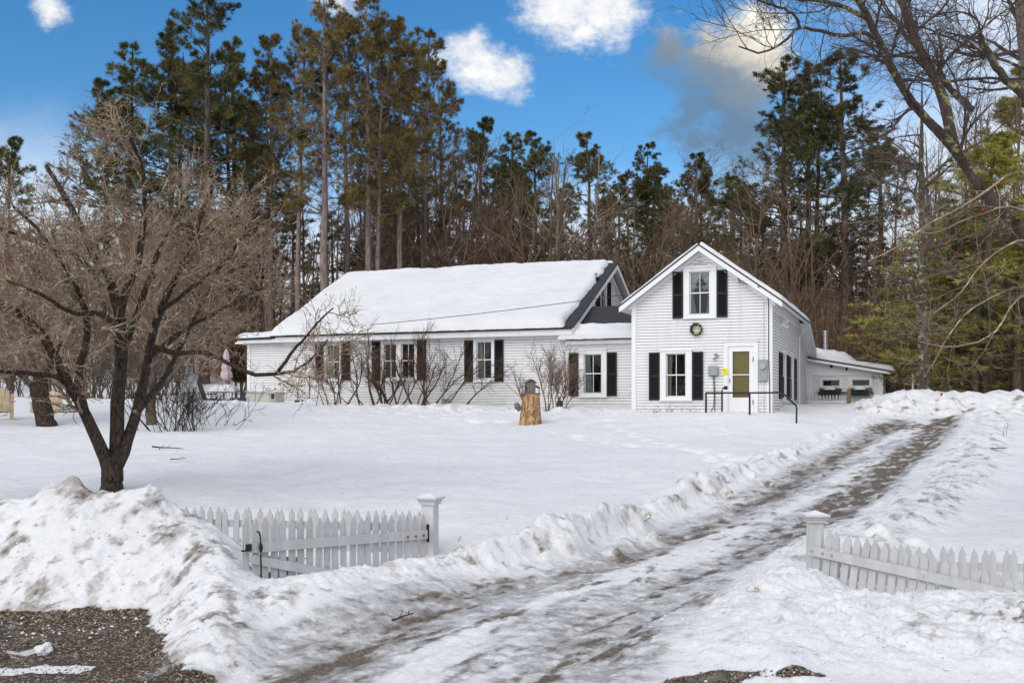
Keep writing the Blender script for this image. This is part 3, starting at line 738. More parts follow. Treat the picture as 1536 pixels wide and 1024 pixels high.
# left wing roof
RZ=6.15; EV=1.45; EZ=3.10; RV=7.55
slab('roof',M['shingle'],[(-19.75,EV,EZ),(-7.12,EV,EZ),(-7.12,RV,RZ),(-19.75,RV,RZ)],.06)
slab('roof',M['shingle'],[(-19.75,13.65,EZ),(-7.12,13.65,EZ),(-7.12,RV,RZ),(-19.75,RV,RZ)],.06)
def rake_clear(su,tv,nz):  # bare shingle strip along the right rake
    Lu=12.63
    return sst(.28,.52,Lu-su+.10*nz-.05)
snow_slab('roof_snow',(-19.75,EV-.02,EZ+.01),(-7.52,EV-.02,EZ+.01),(-19.75,RV+.02,RZ+.02),th=.24,seed=2,over=.10,edge=.30,lumpy=.22,ragged=.10)
snow_slab('roof_snow',(-7.3,13.6,EZ+.01),(-19.75,13.6,EZ+.01),(-7.3,RV,RZ+.01),th=.2,seed=4)
t=MB(RT(-7.5))
for sg,v1 in ((-1,EV),(1,13.65)):
    t.prism([(RV,RZ-.07,.33),(v1,EZ-.07,.33),(v1,EZ-.27,.33),(RV,RZ-.27,.33)],(0,0,.035))
    t.prism([(RV,RZ-.26,.022),(v1,EZ-.26,.022),(v1,EZ-.50,.022),(RV,RZ-.50,.022)],(0,0,.03))
    t.prism([(RV,RZ-.075,.0),(v1,EZ-.075,.0),(v1,EZ-.095,.0),(RV,RZ-.095,.0)],(0,0,.33))
t.build('rake_board',M['trim'],house)
# eave: fascia, frieze, gutter
t=MB(FW); t.box((-19.7,2.84,.34),(-7.2,3.02,.38)); t.box((-19.7,2.80,.0),(-7.2,2.84,.38)); t.box((-19.4,2.70,.0),(-7.6,2.80,.035))
t.box((-7.5,2.50,.16),(-4.62,2.60,.20)); t.box((-7.5,2.46,.0),(-4.62,2.50,.20)); t.box((-7.5,2.36,.0),(-4.75,2.46,.03))
t.build('fascia',M['trim'],house)
g=MB(FW); g.box((-19.72,3.00,.36),(-7.2,3.05,.45)); g.build('gutter',M['black'],house)
g=MB(R0); g.box((-.36,3.56,.34),(8.5,3.60,.40)); g.build('gutter',M['black'],house)
g=MB(); g.tube([(.33,7.9,3.5),(.30,7.95,3.3),(.06,8.0,2.95),(.06,8.0,0)],.03,6)
g.build('downspout',M['trim'],house)
# connector roof
CR=3.9; CZ=4.02; CE=1.60; CEZ=2.68
slab('roof',M['shingle'],[(-7.49,CE,CEZ),(-4.62,CE,CEZ),(-4.62,CR,CZ),(-7.49,CR,CZ)],.06)
slab('roof',M['shingle'],[(-7.49,6.4,2.7),(-4.62,6.4,2.7),(-4.62,CR,CZ),(-7.49,CR,CZ)],.06)
snow_slab('roof_snow',(-7.75,CE-.06,CEZ-.0),(-4.62,CE-.06,CEZ-.0),(-7.75,CE+.62,CEZ+.36),th=.24,seed=12,over=.08,edge=.16,lumpy=.2)
snow_slab('roof_snow',(-5.75,3.42,3.755),(-4.75,3.42,3.755),(-5.75,3.62,3.87),th=.04,seed=14,over=0,edge=.1,n=20,m=6)
# left addition roof
slab('roof',M['shingle'],[(-21.35,1.5,2.97),(-19.5,1.5,3.0),(-19.5,7.4,3.9),(-21.35,7.4,3.6)],.06)
snow_slab('roof_snow',(-21.35,1.46,3.0),(-19.42,1.46,3.03),(-21.35,7.4,3.62),th=.20,seed=15,over=.03,edge=.2)
t=MB(FW); t.box((-21.35,2.84,.30),(-19.72,2.93,.34)); t.box((-21.35,2.80,.0),(-19.72,2.84,.34)); t.box((-21.4,2.78,-.3),(-21.0,2.84,.4)); t.build('fascia',M['trim'],house)
g=MB(FW); g.box((-21.36,2.94,.34),(-19.55,3.0,.42)); g.build('gutter',M['black'],house)

# --- windows and shutters
window(F0,-3.64,-2.58,.43,2.06,-3.45,-2.77,.53,1.98,'both',curt='curtain_tan'); shutter(F0,-4.02,-3.66,.43,2.02); shutter(F0,-2.56,-2.20,.43,2.02)
window(F0,-2.85,-1.77,3.14,4.80,-2.66,-1.98,3.25,4.66,'tie'); shutter(F0,-3.22,-2.87,3.13,4.68); shutter(F0,-1.75,-1.40,3.13,4.68)
window(R0,2.68,3.80,.44,2.12,2.80,3.68,.52,2.05,'both'); shutter(R0,1.80,2.64,.48,2.05); shutter(R0,3.84,4.40,.48,2.05)
window(R0,5.00,6.24,.44,2.12,5.12,6.10,.52,2.05,'both'); shutter(R0,4.44,4.96,.48,2.05); shutter(R0,6.30,7.10,.48,2.05)
window(FW,-17.53,-16.75,1.25,2.76,*wins[0],1.33,2.66,'left',cap=False,curt='curtain_tan'); shutter(FW,-17.90,-17.54,1.27,2.78); shutter(FW,-16.73,-16.36,1.27,2.78)
window(FW,-15.02,-14.26,1.25,2.76,*wins[1],1.33,2.66,'full',cap=False,curt='wood_old'); window(FW,-14.26,-13.49,1.25,2.76,*wins[2],1.33,2.66,None,cap=False)
shutter(FW,-15.40,-15.04,1.25,2.76); shutter(FW,-13.47,-13.10,1.25,2.76)
window(FW,-11.15,-10.32,1.18,2.74,*wins[3],1.28,2.66,'leftslim',cap=False,curt='curtain_tan'); shutter(FW,-11.52,-11.17,1.16,2.71); shutter(FW,-10.30,-9.95,1.16,2.71)
window(FW,-7.04,-6.01,.58,2.26,-6.86,-6.19,.70,2.11,'leftslim'); shutter(FW,-7.42,-7.06,.60,2.16); shutter(FW,-5.99,-5.63,.60,2.16)
RG=RT(-7.5)
window(RG,6.08,7.07,3.85,5.42,6.2,6.95,3.95,5.32,None,cap=False); shutter(RG,5.50,6.06,4.0,5.36); shutter(RG,7.09,7.65,4.0,5.36)

# --- entry door
d=MB(F0); d.box((-1.53,-.4,0),(-1.39,2.32,.05)); d.box((-.56,-.4,0),(-.42,2.32,.05)); d.box((-1.39,2.17,0),(-.56,2.32,.05)); d.box((-1.56,2.32,0),(-.39,2.36,.08))
door=d.build('door_frame',M['trim'],house)
d=MB(F0); d.box((-1.385,-.4,-.02),(-1.24,2.165,.02)); d.box((-.70,-.4,-.02),(-.565,2.165,.02)); d.box((-1.24,2.0,-.02),(-.70,2.165,.02)); d.box((-1.24,-.4,-.02),(-.70,.50,.02)); d.box((-1.24,1.225,-.015),(-.70,1.255,.018))
dr=d.build('door',M['trim'],house); dr['label']='white storm door showing an olive door behind its glass'
d=MB(F0); d.box((-1.30,.3,-.14),(-.64,2.1,-.10))
for a,b in ((-1.22,-1.0),(-.94,-.72)):
    for c0,c1 in ((1.42,1.95),(.95,1.36),(.35,.85)): d.box((a,c0,-.101),(b,c1,-.088))
d.build('inner_door',M['olive'],dr)
d=MB(F0); d.box((-1.25,.49,-.008),(-.69,2.01,-.004)); d.build('pane',M['glass'],dr)
d=MB(F0); d.box((-.585,.28,.02),(-.56,.42,.06)); d.box((-.585,1.66,.02),(-.56,1.80,.06)); d.build('hinge',M['black'],dr)
d=MB(F0); d.box((-1.35,1.0,.02),(-1.32,1.12,.05)); d.tube([(-1.335,1.06,.05),(-1.335,1.06,.08)],.012,6); d.build('handle',M['grey_metal'],dr)
# small side door at the rear
d=MB(R0); d.box((11.17,-.4,0),(11.27,2.12,.045)); d.box((11.88,-.4,0),(11.98,2.12,.045)); d.box((11.27,2.0,0),(11.88,2.12,.045)); d.box((11.27,-.4,-.03),(11.88,2.0,0)); d.build('side_door',M['trim'],house)
# fixtures on the walls
d=MB(F0); d.box((-.41,1.02,.02),(-.11,1.72,.12)); mt=d.build('electric_meter_box',M['grey_metal'],house,bevel=.01)
d=MB(F0); d.tube([(-.26,1.50,.12),(-.26,1.50,.20)],.095,14); d.build('meter_dial',M['curtain'],mt)
d=MB(F0); d.tube([(-.26,1.72,.06),(-.26,3.6,.06)],.016,6); d.tube([(-.26,1.02,.06),(-.26,-.2,.06)],.014,6); d.build('conduit',M['trim'],mt)
d=MB(F0); d.tube([(-.38,4.05,.38),(-.22,3.98,.2),(-.1,3.8,.08),(-.08,3.4,.055),(-.08,1.9,.055),(-.05,.9,.055),(-.04,-.1,.055)],.014,6); d.build('service_cable',M['black'],house)
d=MB(F0); d.box((-2.02,1.22,.02),(-1.70,1.54,.14)); jb=d.build('utility_box',M['grey_metal'],house,bevel=.02)
d=MB(F0); d.tube([(-1.87,1.22,.07),(-1.86,1.0,.05),(-1.83,.6,.05),(-1.86,.2,.05),(-1.95,.05,.06)],.010,6); d.tube([(-1.83,1.22,.07),(-1.81,.9,.05),(-1.82,-.1,.05)],.010,6); d.build('cable',M['black'],jb)
d=MB(F0); d.box((-1.79,1.82,.02),(-1.69,1.92,.06)); wl=d.build('wall_lamp',M['steel'],house)
d=MB(F0); d.tube([(-1.74,1.90,.06),(-1.76,1.93,.14),(-1.76,1.90,.16)],[.02,.03,.07],10); d.tube([(-1.74,1.84,.06),(-1.80,1.80,.12),(-1.82,1.74,.15)],[.02,.03,.06],10); d.build('lamp_shade',M['steel'],wl)
d=MB(R0); d.box((2.0,2.92,.02),(2.2,3.08,.06)); fl_=d.build('flood_lamp',M['trim'],house)
d=MB(R0)
for s,z,q in ((2.0,3.1,.0),(2.3,2.95,.0),(2.45,3.14,.0)): d.tube([(2.1,3.0,.06),(s,z,.16),(s+.03,z-.04,.26)],[.02,.04,.085],10)
d.build('lamp_shade',M['trim'],fl_)
d=MB(F0); d.tube([(-.98+.0,4.30,.25),(-1.02,4.33,.35),(-.90,4.22,.38)],.02,6); d.build('cable_bracket',M['black'],house)
# chimney and flue
d=MB(); d.box((-4.35,4.6,3.6),(-3.85,5.1,5.25)); ch=d.build('chimney',M['brick'],house)
d=MB(); d.box((-4.41,4.54,5.25),(-3.79,5.16,5.36)); d.build('chimney_cap',M['steel'],ch,bevel=.02)
d=MB(); d.lathe((.55,14.2,2.2),[(.12,0),(.12,1.20),(.16,1.21),(.16,1.26),(.12,1.27),(.12,1.36),(.17,1.37),(.17,1.42)],14); d.build('stove_pipe',M['steel'],house,smooth=False)

# --- rear wing with flower boxes
VW=12.0; FX=FR(VW)
siding('wall',FX,[(.0,ZB),(3.0,ZB),(3.0,1.60),(.0,1.60)],[(.58,1.32,1.12,1.40),(1.78,2.52,1.12,1.40)],.085)
siding('wall',RT(3.0),[(VW,ZB),(16.5,ZB),(16.5,1.72),(VW,1.72)],[],.085)
t=MB(FX); t.prism([(.0,1.62,.0),(3.0,1.62,.0),(3.0,1.74,.0),(.0,2.32,.0)],(0,0,.022)); t.box((.0,1.575,.02),(3.0,1.62,.05)); t.box((2.84,ZB,.0),(3.03,1.575,.034)); t.box((.0,ZB,.0),(.2,1.575,.034))
t.build('panel_board',M['trim'],house)
slab('roof',M['shingle'],[(-.3,VW-.35,2.42),(3.35,VW-.35,1.75),(3.35,17,1.75),(-.3,17,2.42)],.07)
t=MB(FX); t.prism([(-.2,2.33,.32),(3.35,1.68,.32),(3.35,1.58,.32),(-.2,2.23,.32)],(0,0,.03)); t.build('rake_board',M['trim'],house)
snow_slab('roof_snow',(3.40,VW-.33,1.74),(3.40,17,1.74),(.1,VW-.33,2.35),th=.20,seed=21,over=.08,edge=.2)
snow_slab('roof_snow',(1.9,VW+.6,2.08),(1.9,16.5,2.08),(-.35,VW+.6,2.47),th=.42,seed=22,over=.0,edge=.7)
for a in ((.58,1.32),(1.78,2.52)):
    window(FX,a[0]-.09,a[1]+.09,1.05,1.46,a[0],a[1],1.12,1.40,None,cap=False,muntin=False,horizontal=True)
d=MB(FX); d.tube([(.97,2.03,.02),(.97,2.03,.10)],.085,12); d.tube([(.97,1.99,.10),(.97,1.94,.16)],.06,10); d.build('vent_hood',M['black'],house)
d=MB(FX); d.tube([(1.60,2.12,.03),(1.60,1.93,.05),(1.57,1.78,.05)],[.02,.03,.05],8); d.build('wall_bracket',M['black'],house)

# ------------------------------------------------------------------ things hung on or standing by the house
def on_wall(name,f,label,cat,group=None,origin=(0,0,0)):
    """empty at a wall point, in house orientation"""
    u,v,z=origin; return empty(name,hw(u,v,z),-TH,label,cat,group)
# wreath
w=on_wall('wreath',F0,'round evergreen wreath with yellow ribbon under the upper gable window','wreath',origin=(-2.42,-.10,2.75))
rr=random.Random(4); m=MB()
for i in range(520):
    a=rr.uniform(0,2*PI); R=.165+rr.gauss(0,.018); c=(R*math.cos(a),rr.gauss(0,.02),R*math.sin(a))
    dd=np.array([math.cos(a)*rr.uniform(-.4,1.2)+rr.gauss(0,.6),rr.gauss(0,.5)-.3,math.sin(a)*rr.uniform(-.4,1.2)+rr.gauss(0,.6)]); dd=dd/np.linalg.norm(dd)*rr.uniform(.03,.08)
    s=np.cross(dd,[.3,1,.2]); s=s/np.linalg.norm(s)*.008
    c=np.array(c); m.add([tuple(c-s),tuple(c+s),tuple(c+dd)],[(0,1,2)])
m.tube([(.165*math.cos(a),0,.165*math.sin(a)) for a in np.linspace(0,2*PI,28)],.035,8)
m.build('greens',M['wreath'],w,recalc=False)
m=MB()
for i in range(16):
    a=rr.uniform(-1.9,1.0); c=np.array((.15*math.cos(a),-.05,.15*math.sin(a))); m.box(tuple(c-.016),tuple(c+np.array([.018,.01,.018])))
m.build('ribbon',M['ribbon'],w)
# yellow notice
w=on_wall('notice_sign',F0,'small yellow notice with dark lettering lines left of the storm door','sign',origin=(-1.485,-.062,1.35))
m=MB(); m.box((-.105,-.012,-.105),(.105,.0,.105)); m.build('sign_board',M['yellow'],w,bevel=.004)
m=MB()
for z,a,b,h in ((.055,-.08,.0,.012),(.02,-.08,.07,.020),(-.055,-.06,.06,.016)):
    x=a
    while x<b: m.box((x,-.0145,z),(x+.012,-.0125,z+h)); x+=.018
m.build('lettering',M['black'],w)
# entry railing
def rail_pts(l): return [at(*p) for p in l]
r_=empty('handrail',at(1124.5,622,34.6)[:2]+(0,),0,'black pipe handrail with bent end standing in snow before the door','railing')
def loc(o,p): return tuple(np.array(p)-np.array(o.location))
m=MB(); P=[at(1058,589,35.1),at(1125,589,34.6),at(1170,588.5,34.25),at(1175,590,34.1),at(1194,608,33.4),at(1195,612,33.35),at(1194.5,645,33.3)]
m.tube([loc(r_,p) for p in P],.028,8); m.build('top_rail',M['black'],r_)
for px,py,Y_ in ((1059,630,35.1),(1124.5,635,34.6)):
    m=MB(); m.tube([loc(r_,at(px,589,Y_)),loc(r_,at(px,py,Y_))],.032,8); m.build('post',M['black'],r_)
r2=empty('newel_post',at(1083,600,35.6)[:2]+(0,),0,'short black post with round knob close to the door, behind the handrail','post')
m=MB(); m.tube([loc(r2,at(1083,632,35.5)),loc(r2,at(1083,586,35.5)),loc(r2,at(1084,582,35.5)),loc(r2,at(1087,581,35.5))],.028,8); m.build('pipe',M['black'],r2)
m=MB(); c=loc(r2,at(1088.5,581.5,35.45)); m.lathe((c[0],c[1],c[2]-.07),[(.01,0),(.05,.02),(.075,.07),(.05,.12),(.01,.14)],12); m.build('knob',M['black'],r2,smooth=True)

# flower boxes on the rear wing
def flower_box(u,label):
    w=on_wall('flower_box',FX,label,'planter','window boxes under the rear wing windows',(u,VW-.03,.72))
    m=MB(); m.prism([(-.44,0,.26),(.44,0,.26),(.36,0,0),(-.36,0,0)],(0,-.24,0)); m.build('planter',M['planter'],w)
    m=MB(); r=random.Random(int(u*100))
    for i in range(170):
        x=r.uniform(-.42,.42); h=r.uniform(.05,.20); l=r.gauss(0,.06); y=-r.uniform(.04,.24)
        m.add([(x-.008,y,.24),(x+.008,y,.24),(x+l,y-r.uniform(0,.06),.24+h)],[(0,1,2)])
    m.build('dry_plants',M['dry'],w,recalc=False)
    m=MB(); m.lathe((-.02,-.12,.24),[(.26,0),(.26,.04),(.22,.11),(.14,.155),(.02,.17)],18); m.build('snow_cap',M['roofsnow'],w,smooth=True)
flower_box(.93,'dark window box heaped with snow under the left rear wing window')
flower_box(2.15,'dark window box heaped with snow under the right rear wing window')
w=on_wall('plank_shelf',FX,'long weathered plank rail running behind the two flower boxes','shelf',origin=(1.5,VW-.04,.83))
m=MB(); m.box((-1.1,-.04,-.05),(1.15,.0,.05)); m.build('plank',M['wood_old'],w)

# shovels
def shovel(name,label,top,bot,hm,bm_,bw=.22,bh=.30,cat='shovel',grip=True,flatb=False):
    o=empty(name,(bot[0],bot[1],bot[2]),0,label,cat); t=np.array(top)-np.array(bot)
    m=MB(); m.tube([(0,0,.05),tuple(t)],.016,7); m.build('handle',M[hm],o)
    m=MB(); L_=np.linalg.norm(t); d_=t/L_; s=np.array([1,0,0])
    if flatb: m.box((-bw,-.12,-.02),(bw,.16,.03)); m.box((-bw,.13,-.02),(bw,.16,.10))
    else:
        p=[np.array(q) for q in ((-bw,-.03,.0),(bw,-.03,.0),(bw,-.03,bh),(-bw,-.03,bh))]
        m.prism([tuple(q) for q in p],(0,.02,0)); m.prism([(-bw,-.05,0),(bw,-.05,0),(bw*.8,-.03,.04),(-bw*.8,-.03,.04)],(0,.02,0))
    m.build('blade',M[bm_],o)
    if grip:
        m=MB(); e=t; m.tube([tuple(e+(-.06,0,.0)),tuple(e+(-.06,0,.10)),tuple(e+(.06,0,.10)),tuple(e+(.06,0,0)),tuple(e+(-.06,0,0))],.014,6); m.build('grip',M[hm if hm!='wood_brown' else 'wood_old'],o)
    return o
shovel('snow_shovel','brown handled shovel with teal blade standing against the rear wing',at(1304.5,585,43.5),at(1306,618,43.5),'wood_brown','teal',.30,.16)
shovel('roof_rake','long wooden pole with orange foot leaning on the rear wing corner',at(1318.5,561,44.5),at(1333,604,43.2),'wood_brown','orange',.05,.05,'pole',grip=False)
shovel('snow_scraper','black long handled scraper standing upright left of the lilacs',at(464.5,565,41.5),at(464.5,607,41.5),'black','black',.19,.1,'shovel',flatb=True)
shovel('garden_spade','thin grey handled spade standing by the wall behind the scraper',at(446.5,582,43),at(446,606,43),'wood_old','black',.10,.15,'spade')

# generator, bin
z0=(HZ-606)/F*42.2
g_=empty('generator',at(397,600,42.6)[:2]+(z0,),-TH,'beige boxy generator with snow on its lid beside the left wall','generator')
m=MB(); m.box((-.62,-.3,-.2),(.42,.3,.46)); m.build('housing',M['beige'],g_,bevel=.02)
m=MB(); m.box((.43,-.32,-.2),(.70,.30,.44)); m.build('end_panel',M['beige'],g_,bevel=.02)
m=MB(); m.box((.50,-.335,.20),(.64,-.318,.40)); m.build('control_panel',M['black'],g_)
m=MB()
for i in range(5): m.box((.48,-.33,-.10+i*.05),(.66,-.318,-.08+i*.05))
m.build('louvre',M['wood_old'],g_)
m=MB(); m.prism([(-.66,-.34,.46),(.70,-.34,.42),(.70,-.34,.48),(-.66,-.34,.52)],(0,.66,0)); m.build('lid',M['beige'],g_)
snow_slab('snow_cap',(-.55,-.30,.50),(.25,-.30,.49),(-.55,.28,.50),th=.16,seed=33,over=0,edge=.2,n=20,m=12,parent=g_)
b_=empty('plastic_bin',at(363.5,601,44.5)[:2]+((HZ-604)/F*44.5,),0,'small dark blue bin half buried in snow beside the beige generator','bin')
m=MB(); m.prism([(-.12,-.12,-.1),(.12,-.12,-.1),(.14,-.14,.17),(-.14,-.14,.17)],(0,.26,0)); m.build('bin_body',M['blue'],b_,bevel=.01)
m=MB(); m.box((-.16,-.16,.17),(.16,.14,.20)); m.build('rim',M['blue'],b_)

# patio table set
tz=(HZ-603)/F*48
t_=empty('patio_table',at(336,600,48)[:2]+(tz,),0,'snow topped patio table between two mesh chairs left of the house','table')
m=MB(); m.box((-.62,-.5,.42),(.62,.5,.46)); m.build('tabletop',M['grey_metal'],t_,bevel=.01)
for sx in (-.5,.5):
    for sy in (-.4,.4):
        m=MB(); m.tube([(sx,sy,-.2),(sx*.9,sy,.42)],.02,6); m.build('leg',M['black'],t_)
m=MB(); m.tube([(0,0,-.2),(0,0,.42)],.03,6); m.build('pedestal',M['black'],t_)
m=MB()
for i in range(9): m.box((-.56+i*.13,-.50,.25),(-.54+i*.13,-.48,.42))
m.build('apron',M['black'],t_)
snow_slab('snow_cap',(-.60,-.48,.46),(.60,-.48,.46),(-.60,.48,.46),th=.30,seed=41,over=0,edge=.35,n=24,m=20,parent=t_)
def patio_chair(px,flip,label):
    o=empty('patio_chair',at(px,600,47.8)[:2]+(tz,),0,label,'chair','mesh chairs at the patio table')
    s=flip
    m=MB(); m.prism([(s*-.02,-.27,.12),(s*-.26,-.27,.86),(s*-.24,-.27,.88),(s*.0,-.27,.14)],(0,.54,0)); m.build('backrest',M['mesh_fab'],o)
    m=MB(); m.prism([(s*-.02,-.27,.10),(s*.42,-.27,.16),(s*.42,-.27,.13),(s*-.02,-.27,.07)],(0,.54,0)); m.build('seat',M['mesh_fab'],o)
    for y in (-.29,.29):
        m=MB(); m.tube([(s*-.28,y,.90),(s*-.02,y,.10),(s*.44,y,.15)],.02,6); m.build('side_frame',M['black'],o)
        m=MB(); m.tube([(s*-.10,y,.34),(s*.36,y,.36),(s*.42,y,.15),(s*.46,y,-.2)],.018,6); m.build('armrest',M['black'],o)
    return o
patio_chair(308,1,'mesh patio chair at the left end of the snow topped table')
patio_chair(363,-1,'mesh patio chair at the right end of the snow topped table')
u_=empty('patio_umbrella',at(339.5,600,48.2)[:2]+(tz,),0,'folded pink and white patio umbrella standing through the table','umbrella')
m=MB(); m.tube([(0,0,.46),(0,0,2.3)],.02,6); m.build('pole',M['wood_brown'],u_)
m=MB(); prof=[(.05,.95),(.17,1.0),(.24,1.12),(.20,1.3),(.15,1.42),(.19,1.5),(.15,1.75),(.10,1.95),(.12,2.05),(.05,2.28),(.01,2.32)]
k=20; vs=[((r*(1+.28*math.sin(j*PI/2*1.0+i*.4)))*math.cos(2*PI*j/k),(r*(1+.28*math.sin(j*PI/2+i*.4)))*math.sin(2*PI*j/k),z) for i,(r,z) in enumerate(prof) for j in range(k)]
m.add(vs,[(i*k+j,i*k+(j+1)%k,(i+1)*k+(j+1)%k,(i+1)*k+j) for i in range(len(prof)-1) for j in range(k)])
m.build('canopy',M['pinkfab'],u_,smooth=True)
# adirondack chairs
def adirondack(px,py,Y_,rz,label):
    o=empty('adirondack_chair',at(px,py,Y_)[:2]+((HZ-py)/F*Y_-.12,),rz,label,'chair','tan wooden lawn chairs under the old trees')
    m=MB()
    for i in range(5):
        x=-.27+i*.135; h=[.78,.90,.95,.90,.78][i]
        m.prism([(x-.058,.02,.22),(x+.058,.02,.22),(x+.070,.30,h),(x,.32,h+.05),(x-.070,.30,h)],(0,.022,0))
    m.build('backrest',M['wood_tan'],o)
    m=MB()
    for i in range(5): m.box((-.28,-.45+i*.1,.34-i*.022),(.28,-.37+i*.1,.362-i*.022))
    m.build('seat',M['wood_tan'],o)
    for s in (-1,1):
        m=MB(); m.prism([(s*.30,-.50,.56),(s*.44,-.50,.56),(s*.38,.20,.56),(s*.30,.20,.56)],(0,0,.025)); m.build('armrest',M['wood_tan'],o)
        m=MB(); m.box((s*.33-.05,-.46,-.1),(s*.33+.05,-.42,.56)); m.prism([(s*.35,-.42,.56),(s*.35,-.30,.56),(s*.35,-.42,.36)],(.02,0,0)); m.build('leg',M['wood_tan'],o)
    m=MB(); m.box((-.30,-.47,.27),(.30,-.445,.37)); m.build('apron',M['wood_tan'],o)
    return o
adirondack(2,624,33.5,.35,'tan adirondack chair with snowy seat at the left edge')
adirondack(73,624,36,-.1,'tan adirondack chair hidden behind the leaning tree trunk')

# stump with bird feeder
sz=ground_z(*at(795,636,34)[:2])
o=empty('tree_stump',at(795,636,34)[:2]+(sz,),.0,'tall rough orange brown stump standing in the snowy lawn','stump')
k=40; prof=[(.36,-.15),(.345,.02),(.325,.15),(.30,.35),(.28,.6),(.265,.8),(.262,.92)]
vs=[]
for i,(r,z) in enumerate(prof):
    for j in range(k):
        a=2*PI*j/k; rr_=r*(1+.05*math.sin(a*3+1)+.035*math.sin(a*9+z*4)+.02*random.uniform(-1,1)+(.16*(1-i/6) if -2.9<a-2*PI*(a>PI)<-2.2 else 0))
        vs.append((rr_*math.cos(a)+.03*(z),rr_*math.sin(a),z))
m=MB(); m.add(vs,[(i*k+j,i*k+(j+1)%k,(i+1)*k+(j+1)%k,(i+1)*k+j) for i in range(len(prof)-1) for j in range(k)]+[tuple(range((len(prof)-1)*k,len(prof)*k))])
M['stump']=bark('stump_wood',(.09,.035,.014),(.66,.42,.23),(.05,.03,.018),.60,scale=11,bump=1.2,st=(1,1,.35),fine=16)
m.build('stump_wood',M['stump'],o,smooth=True)
m=MB(); m.tube([(-.30,-.05,.45),(-.40,-.08,.55),(-.42,-.08,.66)],[.09,.10,.07],10); m.build('burl',M['wood_old'],o)
f_=empty('bird_feeder',at(795,592,34)[:2]+(sz+.92,),.25,'grey weathered wooden bird house with porch sitting on the stump','birdhouse')
m=MB(); m.box((-.29,-.2,0),(.29,.22,.045)); m.build('platform',M['wood_old'],f_)
m=MB(); m.prism([(-.13,-.10,.045),(.15,-.10,.045),(.15,-.10,.34),(.01,-.10,.42),(-.13,-.10,.34)],(0,.26,0)); m.build('house_body',M['wood_old'],f_)
m=MB(); m.prism([(-.17,-.15,.34),(.01,-.15,.45),(.19,-.15,.34),(.19,-.15,.365),(.01,-.15,.48),(-.17,-.15,.365)],(0,.36,0)); m.build('roof',M['wood_old'],f_)
for s in (-1,1):
    m=MB(); m.prism([(s*.15,-.15,.27),(s*.30,-.15,.19),(s*.30,-.15,.21),(s*.15,-.15,.295)],(0,.32,0)); m.build('porch_roof',M['wood_old'],f_)
    m=MB(); m.box((s*.26-.015,-.12,.045),(s*.26+.015,-.09,.20)); m.build('porch_post',M['wood_old'],f_)
gz=ground_z(*hw(-7.35,1.5,0)[:2])
o=empty('garden_gnome',hw(-7.62,1.35,gz),0,'small dark green garden figure at the foot of the wall by the lilac','ornament')
m=MB(); m.lathe((0,0,-.02),[(.10,0),(.13,.08),(.10,.20),(.06,.26)],14); m.build('body',M['green_plastic'],o,smooth=True)
m=MB(); m.lathe((-.01,0,.24),[(.02,0),(.065,.04),(.06,.09),(.02,.12)],12); m.build('head',M['wood_brown'],o,smooth=True)
o=empty('flower_pot',hw(-12.1,1.45,.38),0,'small grey pot against the wall right of the lilac clump','pot')
m=MB(); m.lathe((0,0,-.1),[(.09,0),(.12,.20),(.14,.20),(.14,.25),(.11,.25),(.09,.18)],14); m.build('pot_body',M['grey_metal'],o)

# ------------------------------------------------------------------ picket fences and gates
def picket(m,x,z0,z1,w=.078,t=.018,y=0.0,lean=0.0,tip=.085):
    P=[(x-w/2,y,z0),(x+w/2,y,z0),(x+w/2+lean*(z1-z0),y,z1-tip),(x+lean*(z1-z0),y,z1),(x-w/2+lean*(z1-z0),y,z1-tip)]
    m.prism(P,(0,t,0))
def fence_post(o,p,zt,zb,w=.17,rz=0):
    """capped square post at local p"""
    x,y=p; m=MB(); h=w/2; c,s=math.cos(rz),math.sin(rz)
    m.f=lambda a,b,z:(x+a*c-b*s,y+a*s+b*c,z)
    m.box((-h,-h,zb),(h,h,zt-.10)); po=m.build('post',M['post'],o,bevel=.006)
    m=MB(m.f); m.box((-h-.02,-h-.02,zt-.13),(h+.02,h+.02,zt-.085)); m.box((-h-.035,-h-.035,zt-.087),(h+.035,h+.035,zt-.06))
    m.box((-h-.06,-h-.06,zt-.06),(h+.06,h+.06,zt-.035)); m.build('post_cap',M['post'],po)
    m=MB(m.f); m.add([(-h-.058,-h-.058,zt-.035),(h+.058,-h-.058,zt-.035),(h+.058,h+.058,zt-.035),(-h-.058,h+.058,zt-.035),(0,0,zt+.012)],[(0,1,4),(1,2,4),(2,3,4),(3,0,4)])
    m.build('post_top',M['trim'],po)
    return po
def fence_frame(A,B):
    """local frame: x from A to B"""
    a=math.atan2(B[1]-A[1],B[0]-A[0]); return a, math.hypot(B[0]-A[0],B[1]-A[1])
# left roadside fence: post at right end, running left
A=at(645,0,13.6)[:2]; B=(-8.2,15.1); a,Ln=fence_frame(A,B)
fl1=empty('picket_fence',(A[0],A[1],0),a,'white picket fence receding left from its capped post behind the open gate','fence')
m=MB(); x=.13; i=0; rf=random.Random(3)
while x<Ln: picket(m,x,-2.2,-1.205-.002*x+rf.uniform(-.02,.015),w=.076+rf.uniform(-.004,.004),y=rf.uniform(0,.006),lean=rf.uniform(-.035,.035)); x+=.112; i+=1
m.build('picket_panel',M['fence'],fl1)
for z in (-1.42,-1.95):
    m=MB(); m.box((.05,-.045,z-.045),(Ln,-.002,z+.045)); m.build('rail',M['fence'],fl1)
fence_post(fl1,(0,0),-1.00,-2.5,.165,-a-math.radians(20))
